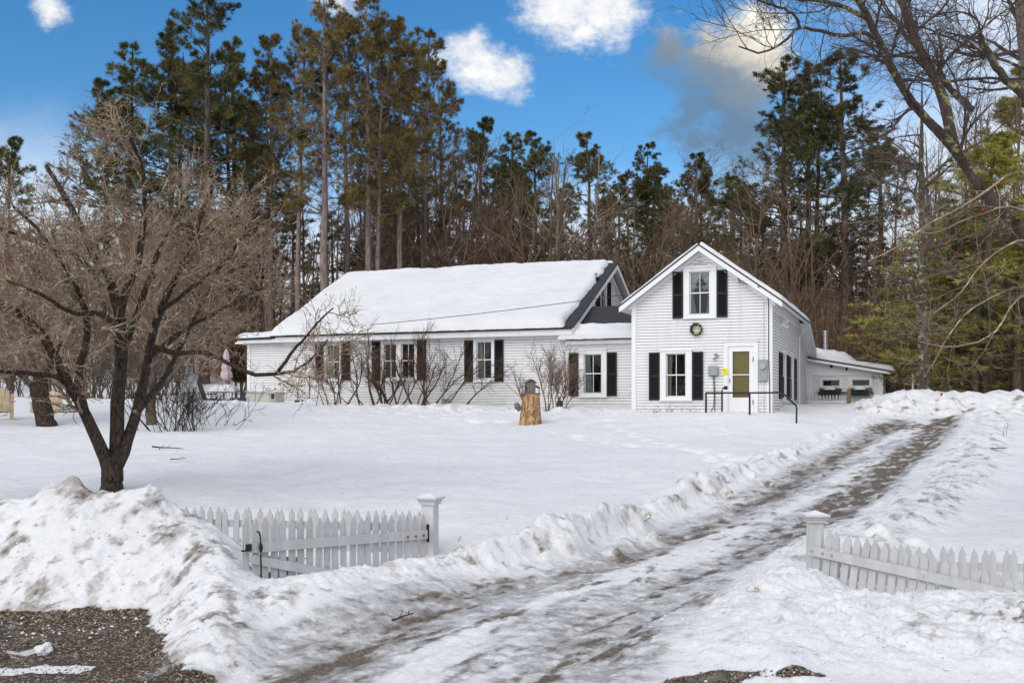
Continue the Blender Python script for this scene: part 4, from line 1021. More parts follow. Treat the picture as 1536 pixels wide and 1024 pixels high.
# the open left gate
G0=at(640,0,13.42)[:2]; G1=at(366,0,11.75)[:2]; a,Ln=fence_frame(G1,G0)
gt=empty('picket_gate',(G1[0],G1[1],0),a,'open white picket gate with black drop bolt, folded back beside the left post','gate','gates of the driveway')
m=MB(); n=22
zr0=-(822-HZ)/F*11.75; zr1=-(800.5-HZ)/F*13.42
for i in range(n):
    t=i/(n-1); x=.04+t*(Ln-.08); zr=zr0+(zr1-zr0)*t
    zt=-(774-HZ)/F*11.75*(1-t)+(-(769-HZ)/F*13.42)*t -.015*math.sin(t*PI)
    picket(m,x,-2.15,zt+rf.uniform(-.016,.012),w=.080+rf.uniform(-.004,.004),y=.022+rf.uniform(0,.005),lean=rf.uniform(-.02,.02))
m.build('picket_panel',M['fence'],gt)
m=MB(); m.prism([(-.0,.0,zr0-.055),(Ln,.0,zr1-.055),(Ln,.0,zr1+.055),(-.0,.0,zr0+.055)],(0,-.026,0)); m.build('rail',M['fence'],gt,bevel=.003)
m=MB(); zb0=zr0-.07; m.prism([(.08,0,zb0-.10),(1.85,0,-2.08),(1.85,0,-1.96),(.08,0,zb0)],(0,-.024,0)); m.build('brace',M['fence'],gt,bevel=.003)
m=MB(); m.prism([(0,0,-2.12),(Ln,0,-2.1),(Ln,0,-2.0),(0,0,-2.02)],(0,-.022,0)); m.build('rail',M['fence'],gt)
m=MB(); m.tube([(.155,-.05,-1.28+.0),(.165,-.055,-1.33),(.175,-.055,-1.75),(.185,-.055,-2.0)],.009,6); m.tube([(.125,-.05,-1.27),(.155,-.05,-1.28)],.009,6)
m.tube([(.170,-.055,-1.40),(.171,-.055,-1.44),(.172,-.055,-1.49)],[.014,.024,.014],8); m.build('drop_bolt',M['black'],gt)
m=MB(); m.box((.00,-.05,-1.475),(.065,-.027,-1.40)); m.box((-.05,-.045,-1.475),(.0,-.03,-1.458)); m.build('latch',M['black'],gt)
for xx in (Ln-.07,Ln-.19,Ln-.31):
    m=MB(); m.tube([(xx,-.026,zr1-.01),(xx,-.038,zr1-.01)],.016,8); m.build('bolt',M['rust'],gt)
m=MB(); m.box((Ln-.005,-.03,zr1-.10),(Ln+.018,.0,zr1+.12)); m.build('hinge',M['black'],gt)
# right roadside fence
A=at(1223,0,12.9)[:2]; B=(at(1536,0,12.05)[0]+4.2,11.6); Bm=(at(1536,0,12.05)[0],12.05); a,Ln=fence_frame(A,B)
fr1=empty('picket_fence',(A[0],A[1],0),a,'white picket fence running right from its capped post behind the sagging gate','fence')
m=MB(); x=.14
while x<Ln:
    t=x/Ln; picket(m,x,-2.5,-1.47-.09*min(x/2.2,1)+rf.uniform(-.02,.015),w=.078,y=rf.uniform(0,.006),lean=rf.uniform(-.03,.03)); x+=.114
m.build('picket_panel',M['fence'],fr1)
for z in (-1.76,-2.2):
    m=MB(); m.box((.05,.02,z-.045),(Ln,.065,z+.045)); m.build('rail',M['fence'],fr1)
fence_post(fr1,(0,0.05),-1.155,-2.5,.165,-a)
# sagging right gate
G0=(at(1212,0,12.72)); G1=(at(1500,0,11.35)); a,Ln=fence_frame(G0[:2],G1[:2]); Ln=2.25
gt=empty('picket_gate',(G0[0],G0[1],0),a,'sagging open white picket gate leaning down toward the right snow bank','gate','gates of the driveway')
m=MB(); n=21; z0=-(824-HZ)/F*12.72; sag=math.tan(math.radians(7.2))
for i in range(n):
    x=.05+i*(Ln-.06)/(n-1); t=i/(n-1)
    zt=z0+.25-sag*x+ (.02*(1-t)) - .10*t*t
    picket(m,x,z0-.62-sag*x+.05*t,zt,w=.084,y=.022,lean=math.tan(math.radians(5+rf.uniform(-1.2,1.2))))
m.build('picket_panel',M['fence'],gt)
m=MB(); m.prism([(-.0,.0,z0-.055),(Ln,.0,z0-.055-sag*Ln),(Ln,.0,z0+.055-sag*Ln),(0,.0,z0+.055)],(0,-.026,0)); m.build('rail',M['fence'],gt,bevel=.003)
m=MB(); m.prism([(.5,.0,z0-.60),(Ln,.0,z0-.57),(Ln,.0,z0-.46),(.5,.0,z0-.49)],(0,-.026,0)); m.build('rail',M['fence'],gt)
for xx in (.06,.19,.30):
    m=MB(); m.tube([(xx,-.026,z0-sag*xx),(xx,-.038,z0-sag*xx)],.014,8); m.build('bolt',M['steel'],gt)
# small fence before the rear wing, far fence
A=hw(.05,11.0,0); o=empty('picket_fence',(A[0],A[1],0),-TH,'low white picket fence ending at a brown post before the rear wing','fence')
m=MB(); x=.04
while x<1.62: picket(m,x,-.4,.76+rf.uniform(-.012,.012),w=.062,tip=.07); x+=.128
m.build('picket_panel',M['fence'],o)
for z in (.12,.46):
    m=MB(); m.box((0,-.04,z-.04),(1.62,-.002,z+.04)); m.build('rail',M['trim'],o)
m=MB(); m.box((1.60,-.06,-.4),(1.76,.10,.98)); m.build('post',M['wood_brown'],o)
A=at(1322,0,48); o=empty('picket_fence',(A[0],A[1],0),-.25,'far white picket fence beyond the rear wing, half behind the snow pile','fence')
m=MB(); x=.04
while x<4.6: picket(m,x,-.2,.66+.12*(1 if abs(x-.95)<.06 else 0)+rf.uniform(-.015,.015),w=.07,tip=.08); x+=.125
m.build('picket_panel',M['fence'],o)
m=MB(); m.box((0,-.04,.30),(4.6,-.002,.38)); m.build('rail',M['trim'],o)
for px,t_y,Y_,w_,lb in ((1369.5,560,44.5,.045,'thin white post left of the dark trunk behind the snow pile'),(1428.5,568,44,.04,'thin white post right of the dark trunk behind the snow pile')):
    p=at(px,600,Y_); o=empty('marker_post',(p[0],p[1],0),0,lb,'post'); m=MB(); m.lathe((0,0,-.2),[(w_,0),(w_,(HZ-t_y)/F*Y_+.2),(w_*.5,(HZ-t_y)/F*Y_+.22)],10); m.build('pole',M['trim'],o)

# ------------------------------------------------------------------ wires
def wire(p0,p1,sagz,r,label):
    n=24; P=[tuple(np.array(p0)*(1-t)+np.array(p1)*t-np.array([0,0,4*sagz*t*(1-t)])) for t in np.linspace(0,1,n)]
    m=MB(); m.tube(P,r,5); o=m.build('utility_wire',M['black'],None); tag(o,label,'wire',); return o
wire(hw(-1.0,-.35,4.25),at(1900,430,46),.4,.014,'thin wire running right from the gable corner past the woods')
wire(hw(-1.0,-.35,4.2),at(1900,465,46),.5,.012,'lower thin wire running right from the gable into the woods')
wire(hw(-4.9,-.30,3.95),hw(-15.2,1.2,3.35),.06,.012,'dark cable crossing the snowy wing roof from the gable eave')

# ------------------------------------------------------------------ trees
def needles(P, D, n, L, w, spread, rng, up=.25):
    K=len(P); d=unit(D[:,None,:]+rng.normal(0,spread,(K,n,3))+np.array([0,0,up]))
    l=L*rng.uniform(.6,1.2,(K,n,1)); s=unit(np.cross(d,rng.normal(size=d.shape)))*w
    b=P[:,None,:]+d*l*.05
    V=np.stack([b-s*.5,b+d*l*.6+s*.5-s*0,b+d*l],2)  # slim triangle
    V=np.stack([b-s*.35,b+s*.65+d*l*.35,b+d*l],2).reshape(-1,3)
    return V,np.arange(len(V)).reshape(-1,3)
def ends(P): return P[:,-1], unit(P[:,-1]-P[:,-2])
def tree_obj(name,label,cat,group,loc,trunk,limbs,crown,tm,lm,cm,crown_name='crown',rz=0):
    o=empty(name,loc,rz,label,cat,group)
    V,Q=trunk; link('trunk',np_mesh('trunk',V,Q),tm,o)
    if limbs is not None: V,Q=limbs; link('branches',np_mesh('branches',V,Q),lm,o)
    if crown is not None: V,Q=crown; link(crown_name,np_mesh(crown_name,V,Q,False),cm,o)
    return o
def pine(seed, H, kind, bare, width, rbase, twin=False):
    rng=np.random.default_rng(seed)
    zs=np.linspace(-.6,H,18); wig=np.cumsum(rng.normal(0,.05,(18,2)),0)*np.linspace(0,1,18)[:,None]
    P=np.concatenate([wig,zs[:,None]],1)[None]; R=(rbase*(1-np.clip(zs/H,0,1))**.75+.02)[None]; R[0,0]*=1.25
    TV=[tubes(P,R,10)]
    chains=[(P,R)]
    if twin:
        P2=P.copy(); P2[...,0]+=np.linspace(rbase*1.7,.9,18); P2[...,1]+=.1; P2[...,2]*=.93; R2=R*.85; TV.append(tubes(P2,R2,10)); chains.append((P2,R2))
    LV=[];CV=[]
    for P,R in chains:
        # living branches, in whorls
        nb=int(H*6.2*(1-bare)) if kind=='red' else int(H*5.6*(1-bare))
        t=np.sort(rng.uniform(bare,.965,nb)); gp=.42 if kind=='red' else .62; t=np.round(t*H/gp)*gp/H+rng.normal(0,.004,nb); t=np.where(t>.985,rng.uniform(.9,.985,nb),t); t=np.maximum(t,bare*.95)
        f=t*(17); i=np.minimum(f.astype(int),16); w=(f-i)[:,None]
        p=P[0,i]*(1-w)+P[0,i+1]*w
        az=rng.uniform(0,2*PI,nb); u=(t-bare)/(1-bare)
        if kind=='red': ln=width*(1-u)**.55*(.55+.45*np.minimum(u/.22,1))*rng.uniform(.6,1.15,nb)+.25; el=.05+.75*u+rng.normal(0,.14,nb)
        else: ln=width*(1-u)**.75*(.55+.45*np.minimum(u/.2,1))*rng.uniform(.45,1.25,nb)+.25; el=.02+.65*u**1.5+rng.normal(0,.12,nb)
        d=np.stack([np.cos(az)*np.cos(el),np.sin(az)*np.cos(el),np.sin(el)],1)
        n1=7; B=np.empty((nb,n1,3)); B[:,0]=p; dd=d
        for k in range(1,n1):
            dd=unit(dd+rng.normal(0,.09,dd.shape)+np.array([0,0,.07 if kind=='red' else .05])); B[:,k]=B[:,k-1]+dd*(ln/(n1-1))[:,None]
        rb=np.clip(.010+.011*ln,.012,.06); RB=rb[:,None]*np.linspace(1,.3,n1)[None]
        LV.append(tubes(B,RB,4))
        if kind=='red':
            S,RS=sprout(B,RB,9,.34,1,.75,.36,4,rf=.6,rmin=.008,up=.14,wob=.12,rng=rng,flat=.3)
            LV.append(tubes(S,RS,3))
            e,ed=ends(S); e2,ed2=ends(B); s2=S[:,2]; 
            P_=np.concatenate([e,e2,e*.5+s2*.5]); D_=np.concatenate([ed,ed2,ed])
            CV.append(needles(P_,D_,19,.29,.025,.75,rng,up=.35))
        else:
            S,RS=sprout(B,RB,11,.32,1,.85,.34,4,rf=.6,rmin=.007,up=.02,wob=.10,rng=rng,flat=.75)
            LV.append(tubes(S,RS,3))
            pts=[S[:,1],S[:,2],S[:,3],S[:,2]*.5+S[:,3]*.5]; dd=unit(S[:,3]-S[:,1])
            P_=np.concatenate(pts+[B[:,-1],B[:,-2]]); D_=np.concatenate([dd]*4+[ends(B)[1]]*2)
            keep=rng.uniform(size=len(P_))<.80
            CV.append(needles(P_[keep],D_[keep],16,.25,.026,.70,rng,up=.25))
        # dead branches on the lower trunk
        nd=int(H*bare*3.0); t=rng.uniform(.10,bare*1.25,nd); f=t*17; i=f.astype(int); w=(f-i)[:,None]; p=P[0,i]*(1-w)+P[0,i+1]*w
        az=rng.uniform(0,2*PI,nd); ln=rng.uniform(.5,2.6,nd)*(.6 if kind=='red' else 1); el=rng.normal(.05,.22,nd)
        dd=np.stack([np.cos(az)*np.cos(el),np.sin(az)*np.cos(el),np.sin(el)],1); B=np.empty((nd,6,3)); B[:,0]=p
        for k in range(1,6): dd=unit(dd+rng.normal(0,.14,dd.shape)+np.array([0,0,-.02])); B[:,k]=B[:,k-1]+dd*(ln/5)[:,None]
        RB=(.012+.006*ln)[:,None]*np.linspace(1,.25,6)[None]; LV.append(tubes(B,RB,3))
        S,RS=sprout(B,RB,6,.25,1,.8,.35,4,rf=.5,rmin=.006,wob=.2,rng=rng); LV.append(tubes(S,RS,3))
    return join(TV),join(LV),join(CV)
def place_tree(proto,Hp,px,top,Y_,label,cat=None,group=None,rz=0,first=None,sx=1.0):
    x=(px-768)/F*Y_; z=ground_z(x,Y_); H=(HZ-top)/F*Y_-z
    kids=proto_k[proto.name]
    if proto.name not in used_p: used_p.add(proto.name); o=proto
    else: o=copy_tree(proto,kids=kids)
    o.location=(x,Y_,z); s=H/Hp; o.scale=(s*sx,s*sx,s); o.rotation_euler=(0,0,rz)
    tag(o,label,cat,group); return o
proto_k={}; used_p=set()
def reg(o): 
    proto_k[o.name]=children(o); return o
RP=[]; 
for sd,H,bare,wd,rb,tw in ((21,21,.45,3.0,.23,False),(22,20,.50,2.7,.17,False),(23,21,.44,2.7,.19,True)):
    t_,l_,c_=pine(sd,H,'red',bare,wd,rb,tw)
    RP.append((reg(tree_obj('red_pine','x','pine tree',None,(0,0,0),t_,l_,c_,M['redpine_bark'],M['redpine_bark'],M['red_needles'])),H))
WP=[]
for sd,H,bare,wd,rb,tw in ((31,20,.26,4.7,.24,False),(32,16,.18,4.4,.20,False),(33,18,.28,3.8,.18,True)):
    t_,l_,c_=pine(sd,H,'white',bare,wd,rb,tw)
    WP.append((reg(tree_obj('white_pine','x','pine tree',None,(0,0,0),t_,l_,c_,M['pine_bark'],M['pine_bark'],M['white_needles'])),H))
reds=[(0,487,-12,55,0,'tall pine with the thickest pinkish trunk above the left end of the wing roof'),
 (1,446,42,57,1.2,'slim pinkish pine trunk, second from the left above the wing roof'),
 (2,551,-14,56,.4,'twin trunked tall pine with pinkish bark behind the wing roof'),
 (1,600,28,57,2.6,'slim pinkish pine just right of the twin trunked one'),
 (0,634,48,61,4.1,'bushy topped pine, second from the right of the tall group'),
 (1,664,92,64,3.3,'pine at the right shoulder of the tall group, sloping down to the sky'),
 (1,522,30,63,5.0,'pine filling the gap between the thickest and the twin pinkish trunks'),
 (2,405,52,60,2.0,'dark pine between the slim pinkish trunk and the old apple tree crown')]
for k,px,top,Y_,rz,lb in reds: place_tree(*RP[k],px,top,Y_,lb,'pine tree','tall pines behind the left wing',rz)
whites=[(0,306,-35,58,.3,'tallest dark pine rising beyond the top of the photo above the apple tree'),
 (2,256,32,62,1.1,'dark pine just left of the tallest one above the apple tree'),
 (0,193,62,62,2.2,'dark pine with pointed top against blue sky, left of the tall pair'),
 (1,160,118,66,3.0,'shorter dark pine at the left slope of the pine skyline'),
 (1,12,205,75,.9,'small dark pine at the left edge of the photo'),
 (2,352,60,64,4.4,'dark pine half hidden between the tallest pine and the pinkish trunks'),
 (1,720,178,78,.2,'narrow mid height pine just right of the tall pine group'),
 (2,767,198,80,1.7,'first pine in the lower skyline right of the cable, with split top'),
 (1,803,196,76,2.8,'dark dense topped pine above the wing ridge'),
 (1,885,200,74,3.9,'broad round topped dark pine above the wing gable'),
 (1,928,262,86,.7,'low pine between the round topped pine and the twin stemmed one'),
 (2,972,214,76,5.2,'twin stemmed pine with open crown left of the gable peak'),
 (1,1043,228,78,1.3,'lone symmetrical pine directly above the gable peak'),
 (1,1100,262,74,2.1,'low bushy pine leaning against the big right hand pines'),
 (0,1180,82,60,2.9,'big pine with long left reaching limbs beside the cream cloud'),
 (2,1212,94,64,.5,'middle one of the three big pines right of the gable'),
 (0,1268,70,58,4.6,'big pine with thick bare trunk, right one of the three behind the gable'),
 (1,1322,190,70,3.6,'thin grey pine right of the three big pines'),
 (1,1010,285,92,4.0,'distant small pine behind the lone symmetrical one'),
 (1,845,285,95,4.9,'distant small pine low in the gap behind the pale birches'),
 (1,1145,300,84,5.5,'low dark pine right behind the gable roof'),
 (2,590,120,72,1.9,'dim pine far behind the twin pinkish trunks')]
ZL='low bushy pine filling the middle distance of the wood'
_r=random.Random(5)
for i in range(20): whites.append((1,_r.uniform(690,1160) if i<12 else _r.uniform(300,680),_r.uniform(255,335),_r.uniform(80,98),_r.uniform(0,6),ZL))
for k,px,top,Y_,rz,lb in whites: place_tree(*WP[k],px,top,Y_,lb,'pine tree','low pines deeper in the wood' if lb==ZL else 'dark pines on the skyline',rz,sx=1.25 if lb==ZL else (1.22 if px>1090 else 1.08))
# yellow-green pines at the right edge
yw=copy_tree(WP[1][0],kids=proto_k[WP[1][0].name]); 
for c in children(yw):
    if c.name.startswith('crown'):
        me=c.data.copy(); me.materials.clear(); me.materials.append(M['yel_needles']); c.data=me
    if c.name.startswith('trunk'): pass
yk=children(yw)
for j,(px,top,Y_,s,lb) in enumerate([(1480,190,43,1.8,'bushy yellow green pine filling the right edge of the photo'),(1432,285,44,1.9,'shorter yellow green pine left of the bushy one at the right edge'),(1545,95,52,1.3,'tall green pine cut off by the right edge of the photo'),(1525,350,42,2.2,'low spreading yellow green pine at the right edge above the snow pile'),(1462,405,41.8,2.1,'low yellow green pine just right of the dark trunk behind the snow pile'),(1405,400,49,1.9,'small yellow green pine behind the dark trunk at the end of the drive')]):
    o=yw if j==0 else copy_tree(yw,kids=yk)
    x=(px-768)/F*Y_; z=ground_z(x,Y_); H=(HZ-top)/F*Y_-z; o.location=(x,Y_,z-.3); q=H/16; o.scale=(q*s,q*s,q); o.rotation_euler=(0,0,j*1.9+.4)
    tag(o,lb,'pine tree','yellow green pines at the right'); o.name='young_pine'

# bare trees
def bare_tree(seed,H,rb,nlimb,spread,tm,lm,levels=3,stems=1,fork=.35,dense=1.0,up=.06):
    rng=np.random.default_rng(seed); TV=[];LV=[]
    for s in range(stems):
        lean=rng.normal(0,.10 if stems>1 else .05,2); hh=H*(1 if s==0 else rng.uniform(.75,.97))
        zs=np.linspace(-.4,hh,12); wig=np.cumsum(rng.normal(0,.018*H/12*1.6,(12,2)),0)
        P=np.concatenate([wig+lean*np.maximum(zs,0)[:,None]+rng.normal(0,.12*(stems>1),2),zs[:,None]],1)[None]
        R=(rb*(1-np.clip(zs/hh,0,1))**.8+.010)[None]
        TV.append(tubes(P,R,8))
        A,RA=sprout(P,R,nlimb,fork,.98,spread,.34,7,rf=.55,rmin=.010,up=up,wob=.13,rng=rng)
        B,RB=sprout(A,RA,int(7*dense),.15,1,.65,.45,5,rf=.55,rmin=.006,up=up,wob=.15,rng=rng)
        LV+= [tubes(A,RA,5),tubes(B,RB,3)]
        if levels>2:
            D,RD=sprout(B,RB,int(5*dense),.1,1,.6,.5,4,rf=.6,rmin=.0042,up=up*.6,wob=.15,rng=rng); LV.append(tubes(D,RD,3))
    return join(TV),join(LV)
BT=[]
specs=[(41,9,.075,16,.75,'bare_bark','bare_twig',1,.25,1.),(42,11,.10,18,.7,'bare_bark','bare_twig',1,.35,1.),(43,7,.05,13,.6,'bare_bark','bare_twig',3,.15,.9),
       (44,12,.11,18,.8,'bare_bark','bare_twig',2,.3,1.),(45,8,.06,16,.9,'bare_bark','bare_twig',1,.2,1.1)]
for sd,H,rb,nl,sp,tm,lm,st,fk,dn in specs:
    t_,l_=bare_tree(sd,H,rb,nl,sp,tm,lm,stems=st,fork=fk,dense=dn)
    BT.append((reg(tree_obj('bare_tree','x','tree',None,(0,-900,0),t_,l_,None,M[tm],M[lm],None)),H))
t_,l_=bare_tree(51,15,.16,15,.75,'pale_bark','pale_twig',fork=.35,dense=.8)
PB=(reg(tree_obj('birch_tree','x','tree',None,(0,-900,0),t_,l_,None,M['pale_bark'],M['pale_twig'],None)),15)
place_tree(*PB,843,205,63,'crooked pale trunked bare tree reaching above the wing ridge','tree','pale trunked trees above the wing ridge',0)
place_tree(*PB,885,222,62,'pale trunked bare tree in front of the round topped pine','tree','pale trunked trees above the wing ridge',2.2)
rb_=random.Random(17)
GL='slender bare brown tree among many at the wood edge'
def bt(px,top,Y_,label=GL,group='bare trees along the edge of the wood',k=None):
    k=rb_.randrange(5) if k is None else k
    return place_tree(*BT[k],px,top,Y_,label,'tree',group,rb_.uniform(0,6.28),sx=rb_.uniform(.85,1.3))
for i in range(62): bt(rb_.uniform(360,1110),rb_.uniform(225,385),rb_.uniform(58,84))
for i in range(58): bt(rb_.uniform(1110,1570),rb_.uniform(230,460),rb_.uniform(51,85))
for i in range(15): bt(rb_.uniform(1370,1590),rb_.uniform(90,330),rb_.uniform(47,60))
for i in range(42): bt(rb_.uniform(-60,400),rb_.uniform(270,430),rb_.uniform(52,85))
for i in range(7): bt(rb_.uniform(1190,1340),rb_.uniform(400,500),rb_.uniform(50,56))
for i in range(6): bt(rb_.uniform(560,700),rb_.uniform(180,260),rb_.uniform(60,70))
# dark trunk by the yard with drooping limbs
t_,l_=bare_tree(61,13,.24,20,1.15,'maple_bark','maple_twig',fork=.30,dense=1.1,up=.0)
o=tree_obj('oak_tree','dark trunked tree with wide bare limbs behind the snow pile at the right','tree',None,(0,0,0),t_,l_,None,M['maple_bark'],M['maple_twig'],None)
x=(1386-768)/F*40.3; o.location=(x,40.3,ground_z(x,40.3)-.3); o.scale=(1,1,.92)
# leaning trunks left
def custom_tree(name,label,limbs,Yb,rngseed,tm,lm,nsub=(10,9,7),sub=(.75,.6,.55),Ls=(1.6,.7,.32),ups=(.02,.03,.02),wob=.17,minr=(.011,.0055,.0035),depth=.0,cat='tree',trunk_k=12,extra=None,keepn=1.0,t0=.25,leaf=None,leafmat=None):
    """limbs: list of (pixel polyline [(px,py,dy)], r0 px, r1 px, twigs flag); real radii from pixel widths at distance Yb"""
    rng=np.random.default_rng(rngseed); TV=[];LV=[];CH=[]
    bx,by,_=at(limbs[0][0][0][0],limbs[0][0][0][1],Yb); bz=at(limbs[0][0][0][0],limbs[0][0][0][1],Yb)[2]
    org=np.array([bx,by,bz])
    A0=[];R0_=[];Wt=[]
    for pts,r0,r1,tw in limbs:
        W=[np.array(at(px,py,Yb+dy))-org for px,py,dy in pts]
        P,R=chain(W,[r0*Yb/F,r1*Yb/F],16)
        P[0,1:-1]+=rng.normal(0,.035*r0*Yb/F+.004,P[0,1:-1].shape); R=R*rng.uniform(.93,1.08,R.shape)
        TV.append(tubes(P,R,trunk_k))
        if tw: 
            reps=max(1,int(round(tw)))
            for _ in range(reps): A0.append(P); R0_.append(R); Wt.append(min(tw,1))
    P=np.concatenate(A0);R=np.concatenate(R0_)
    A,RA=sprout(P,R,nsub[0],t0,1,sub[0],Ls[0],8,rf=.42,rmin=minr[0],up=ups[0],wob=wob,rng=rng,abslen=True,taper=.5)
    kp=rng.uniform(size=len(A))<np.repeat(Wt,nsub[0]); A=A[kp]; RA=np.minimum(RA[kp],.035*Yb/18)
    B,RB=sprout(A,RA,nsub[1],.12,1,sub[1],Ls[1],6,rf=.55,rmin=minr[1],up=ups[1],wob=wob*1.45,rng=rng,abslen=True,taper=.5)
    D,RD=sprout(B,RB,nsub[2],.1,1,sub[2],Ls[2],4,rf=.6,rmin=minr[2],up=ups[2],wob=wob*1.7,rng=rng,abslen=True,taper=.4)
    LV=[tubes(A,RA,5),tubes(B,RB,3),tubes(D,RD,3)]
    o=tree_obj(name,label,cat,None,tuple(org),join(TV),join(LV),None,M[tm],M[lm],None)
    return o,A,B,D,rng
# the big old apple tree
L_=[([(168,744,0),(168,715,0),(168,690,0)],17.5,14,0),
 ([(168,724,0),(160,694,0),(150,668,-.1),(122,608,-.3),(96,566,-.5),(72,515,-.7),(40,478,-.8),(-5,452,-.9),(-50,425,-1.0)],11,4,1),
 ([(169,726,0),(172,690,.1),(176,650,.1),(176,600,.2),(182,545,.2),(184,500,.1),(176,455,0),(160,415,-.1),(140,385,-.2),(122,340,-.3),(95,290,-.2),(70,250,0)],13,3,1.4),
 ([(169,722,.0),(182,684,.05),(196,650,.2),(212,590,.5),(224,530,.8),(234,480,1.),(262,420,1.3),(275,395,1.4),(300,330,1.6),(322,270,1.8)],9.5,3,1.3),
 ([(180,540,.1),(178,480,-.3),(192,430,-.5),(208,395,-.7),(212,350,-.7),(218,300,-.8),(210,240,-.9),(192,200,-1)],7.5,2.2,1),
 ([(186,520,.2),(206,470,.6),(222,425,.9),(236,380,1.1),(262,330,1.3),(272,290,1.5)],6,2.2,1),
 ([(128,618,-.3),(118,560,-1.0),(132,500,-1.4),(122,450,-1.8),(98,400,-2.0),(60,350,-2.1),(20,310,-2.2)],6,2,1),
 ([(150,420,-.2),(110,380,-.8),(60,365,-1.3),(10,345,-1.5),(-40,330,-1.6)],4.5,1.6,1),
 ([(224,535,.8),(270,500,1.2),(320,470,1.6),(360,450,2.0),(395,430,2.2)],4.5,1.4,1),
 ([(228,520,.5),(262,530,.2),(300,528,-.1),(335,540,-.4),(372,560,-.7),(410,561,-.9),(445,554,-1.0),(478,528,-1.1),(492,510,-1.1)],4.5,1.3,.34),
 ([(415,560,-.9),(440,525,-1.0),(458,505,-1.1),(482,478,-1.1),(500,462,-1.2)],2.6,.9,.08),
 ([(205,620,.5),(250,560,1.4),(290,480,2.0),(330,400,2.4),(352,330,2.6)],5,1.6,1),
 ([(96,566,-.5),(50,560,-.9),(0,556,-1.3),(-50,540,-1.6)],4,1.5,1),
 ([(184,500,.1),(150,470,-1.5),(110,470,-2.2),(60,440,-2.6),(10,420,-3.0)],4.5,1.5,1),
 ([(236,470,1.),(290,430,.2),(340,390,-.3),(370,340,-.5)],4,1.3,1)]
o,A,B,D,rng=custom_tree('apple_tree','big old lichen covered apple tree with dark forked trunk and dense twiggy crown',L_,18.4,71,'apple_bark','apple_twig',nsub=(17,11,4),Ls=(1.2,.55,.24),ups=(.03,.03,.0),wob=.22,minr=(.011,.0062,.0040),t0=.30)
# few dried red fruits
e,_=ends(D); pick=rng.choice(len(e),650,replace=False)
d=unit(rng.normal(size=(650,3))); V,Q=needles(e[pick],d,3,.035,.03,.8,rng,up=-.6)
me=np_mesh('dried_fruit',V,Q,False); q=link('dried_fruit',me,M['red'],o); q['kind']='stuff'
# lichen tufts as real little crusts on the twigs
pick=rng.choice(len(B),3200); k_=rng.integers(1,5,3200); V,Q=needles(B[pick,k_],unit(rng.normal(size=(3200,3))),3,.032,.020,.9,rng,up=.1)
M['lichen']=simple('pale_lichen',(.47,.45,.29),.95,.25,20)
q=link('lichen',np_mesh('lichen',V,Q,False),M['lichen'],o); q['kind']='stuff'
L2=[([(73,655,0),(70,637,0),(62,605,0),(58,575,0)],15.5,12,0),([(63,605,0),(58,575,0),(50,540,.2),(38,480,.5),(20,420,.8),(8,370,1)],8,2.5,1.5),([(63,600,0),(68,570,.2),(82,540,.5),(100,480,.9),(118,420,1.2),(110,360,1.4)],7,2.2,1.5),([(61,592,0),(28,560,-.3),(-10,540,-.6),(-50,500,-.8)],5,2,1)]
custom_tree('apple_tree','smaller apple tree with stubby leaning trunk at the left edge',L2,32,72,'apple_bark','apple_twig',nsub=(14,9,6),Ls=(1.6,.75,.36),minr=(.014,.008,.006))
L3=[([(227,645,0),(227,632,0),(226,600,0),(228,560,0)],8.5,7,0),([(227,575,0),(232,520,.2),(242,450,.5),(250,380,.8)],6,2,1.5),([(227,580,0),(215,530,.3),(205,470,.4),(200,400,.5)],4.5,1.6,1.2),([(228,590,0),(262,560,-.3),(282,530,-.6),(300,500,-.8),(330,480,-1)],4.5,1.5,1)]
custom_tree('apple_tree','slim brown trunked tree standing between the apple tree and the dense shrub',L3,33,73,'bare_bark','apple_twig',nsub=(14,9,6),Ls=(1.4,.65,.30),minr=(.012,.007,.005))
# overhanging tree at the top right, its foot outside the photo
L4=[([(1790,1030,0),(1740,760,0),(1660,560,0),(1570,410,0),(1520,335,0)],17,11,0),
 ([(1522,338,0),(1480,290,0),(1445,245,0),(1420,210,0),(1390,180,0),(1358,140,-.1),(1335,95,-.3),(1318,62,-.4),(1302,25,-.5),(1282,-5,-.6),(1260,-60,-.8)],8.5,4,1.3),
 ([(1432,225,0),(1418,160,.3),(1400,115,.5),(1378,70,.8),(1362,30,1.),(1348,-10,1.2),(1335,-70,1.4)],8.5,5,1.3),
 ([(1318,62,-.4),(1296,50,-.9),(1262,54,-1.4),(1225,46,-1.7),(1200,42,-2.0),(1172,66,-2.3),(1140,80,-2.5),(1108,70,-2.7)],3.2,.9,.6),
 ([(1298,26,-.5),(1272,14,-.9),(1240,2,-1.2),(1200,0,-1.5),(1165,-5,-1.8)],4,1.2,.6),
 ([(1200,42,-2.0),(1190,20,-2.2),(1165,10,-2.4),(1130,-2,-2.6),(1090,-20,-2.8)],2,.8,.5),
 ([(1352,120,0),(1372,120,-.4),(1420,122,-.9),(1470,118,-1.3),(1540,118,-1.8)],2.6,1.6,.5),
 ([(1400,115,.5),(1440,70,.9),(1490,30,1.2),(1540,-10,1.5)],3,1.3,1),
 ([(1545,150,1),(1510,120,1),(1486,88,1),(1468,52,1)],7,5,.5),
 ([(1468,52,1),(1466,30,1.1),(1440,18,1.2),(1400,22,1.3),(1365,10,1.4)],1.8,.7,1),
 ([(1458,165,.6),(1430,138,.7),(1412,118,.6),(1404,105,.6)],5.5,3.5,.5),
 ([(1540,105,1.5),(1480,80,1.0),(1430,60,.8),(1380,40,.6),(1330,42,.4)],2.2,.8,1)]
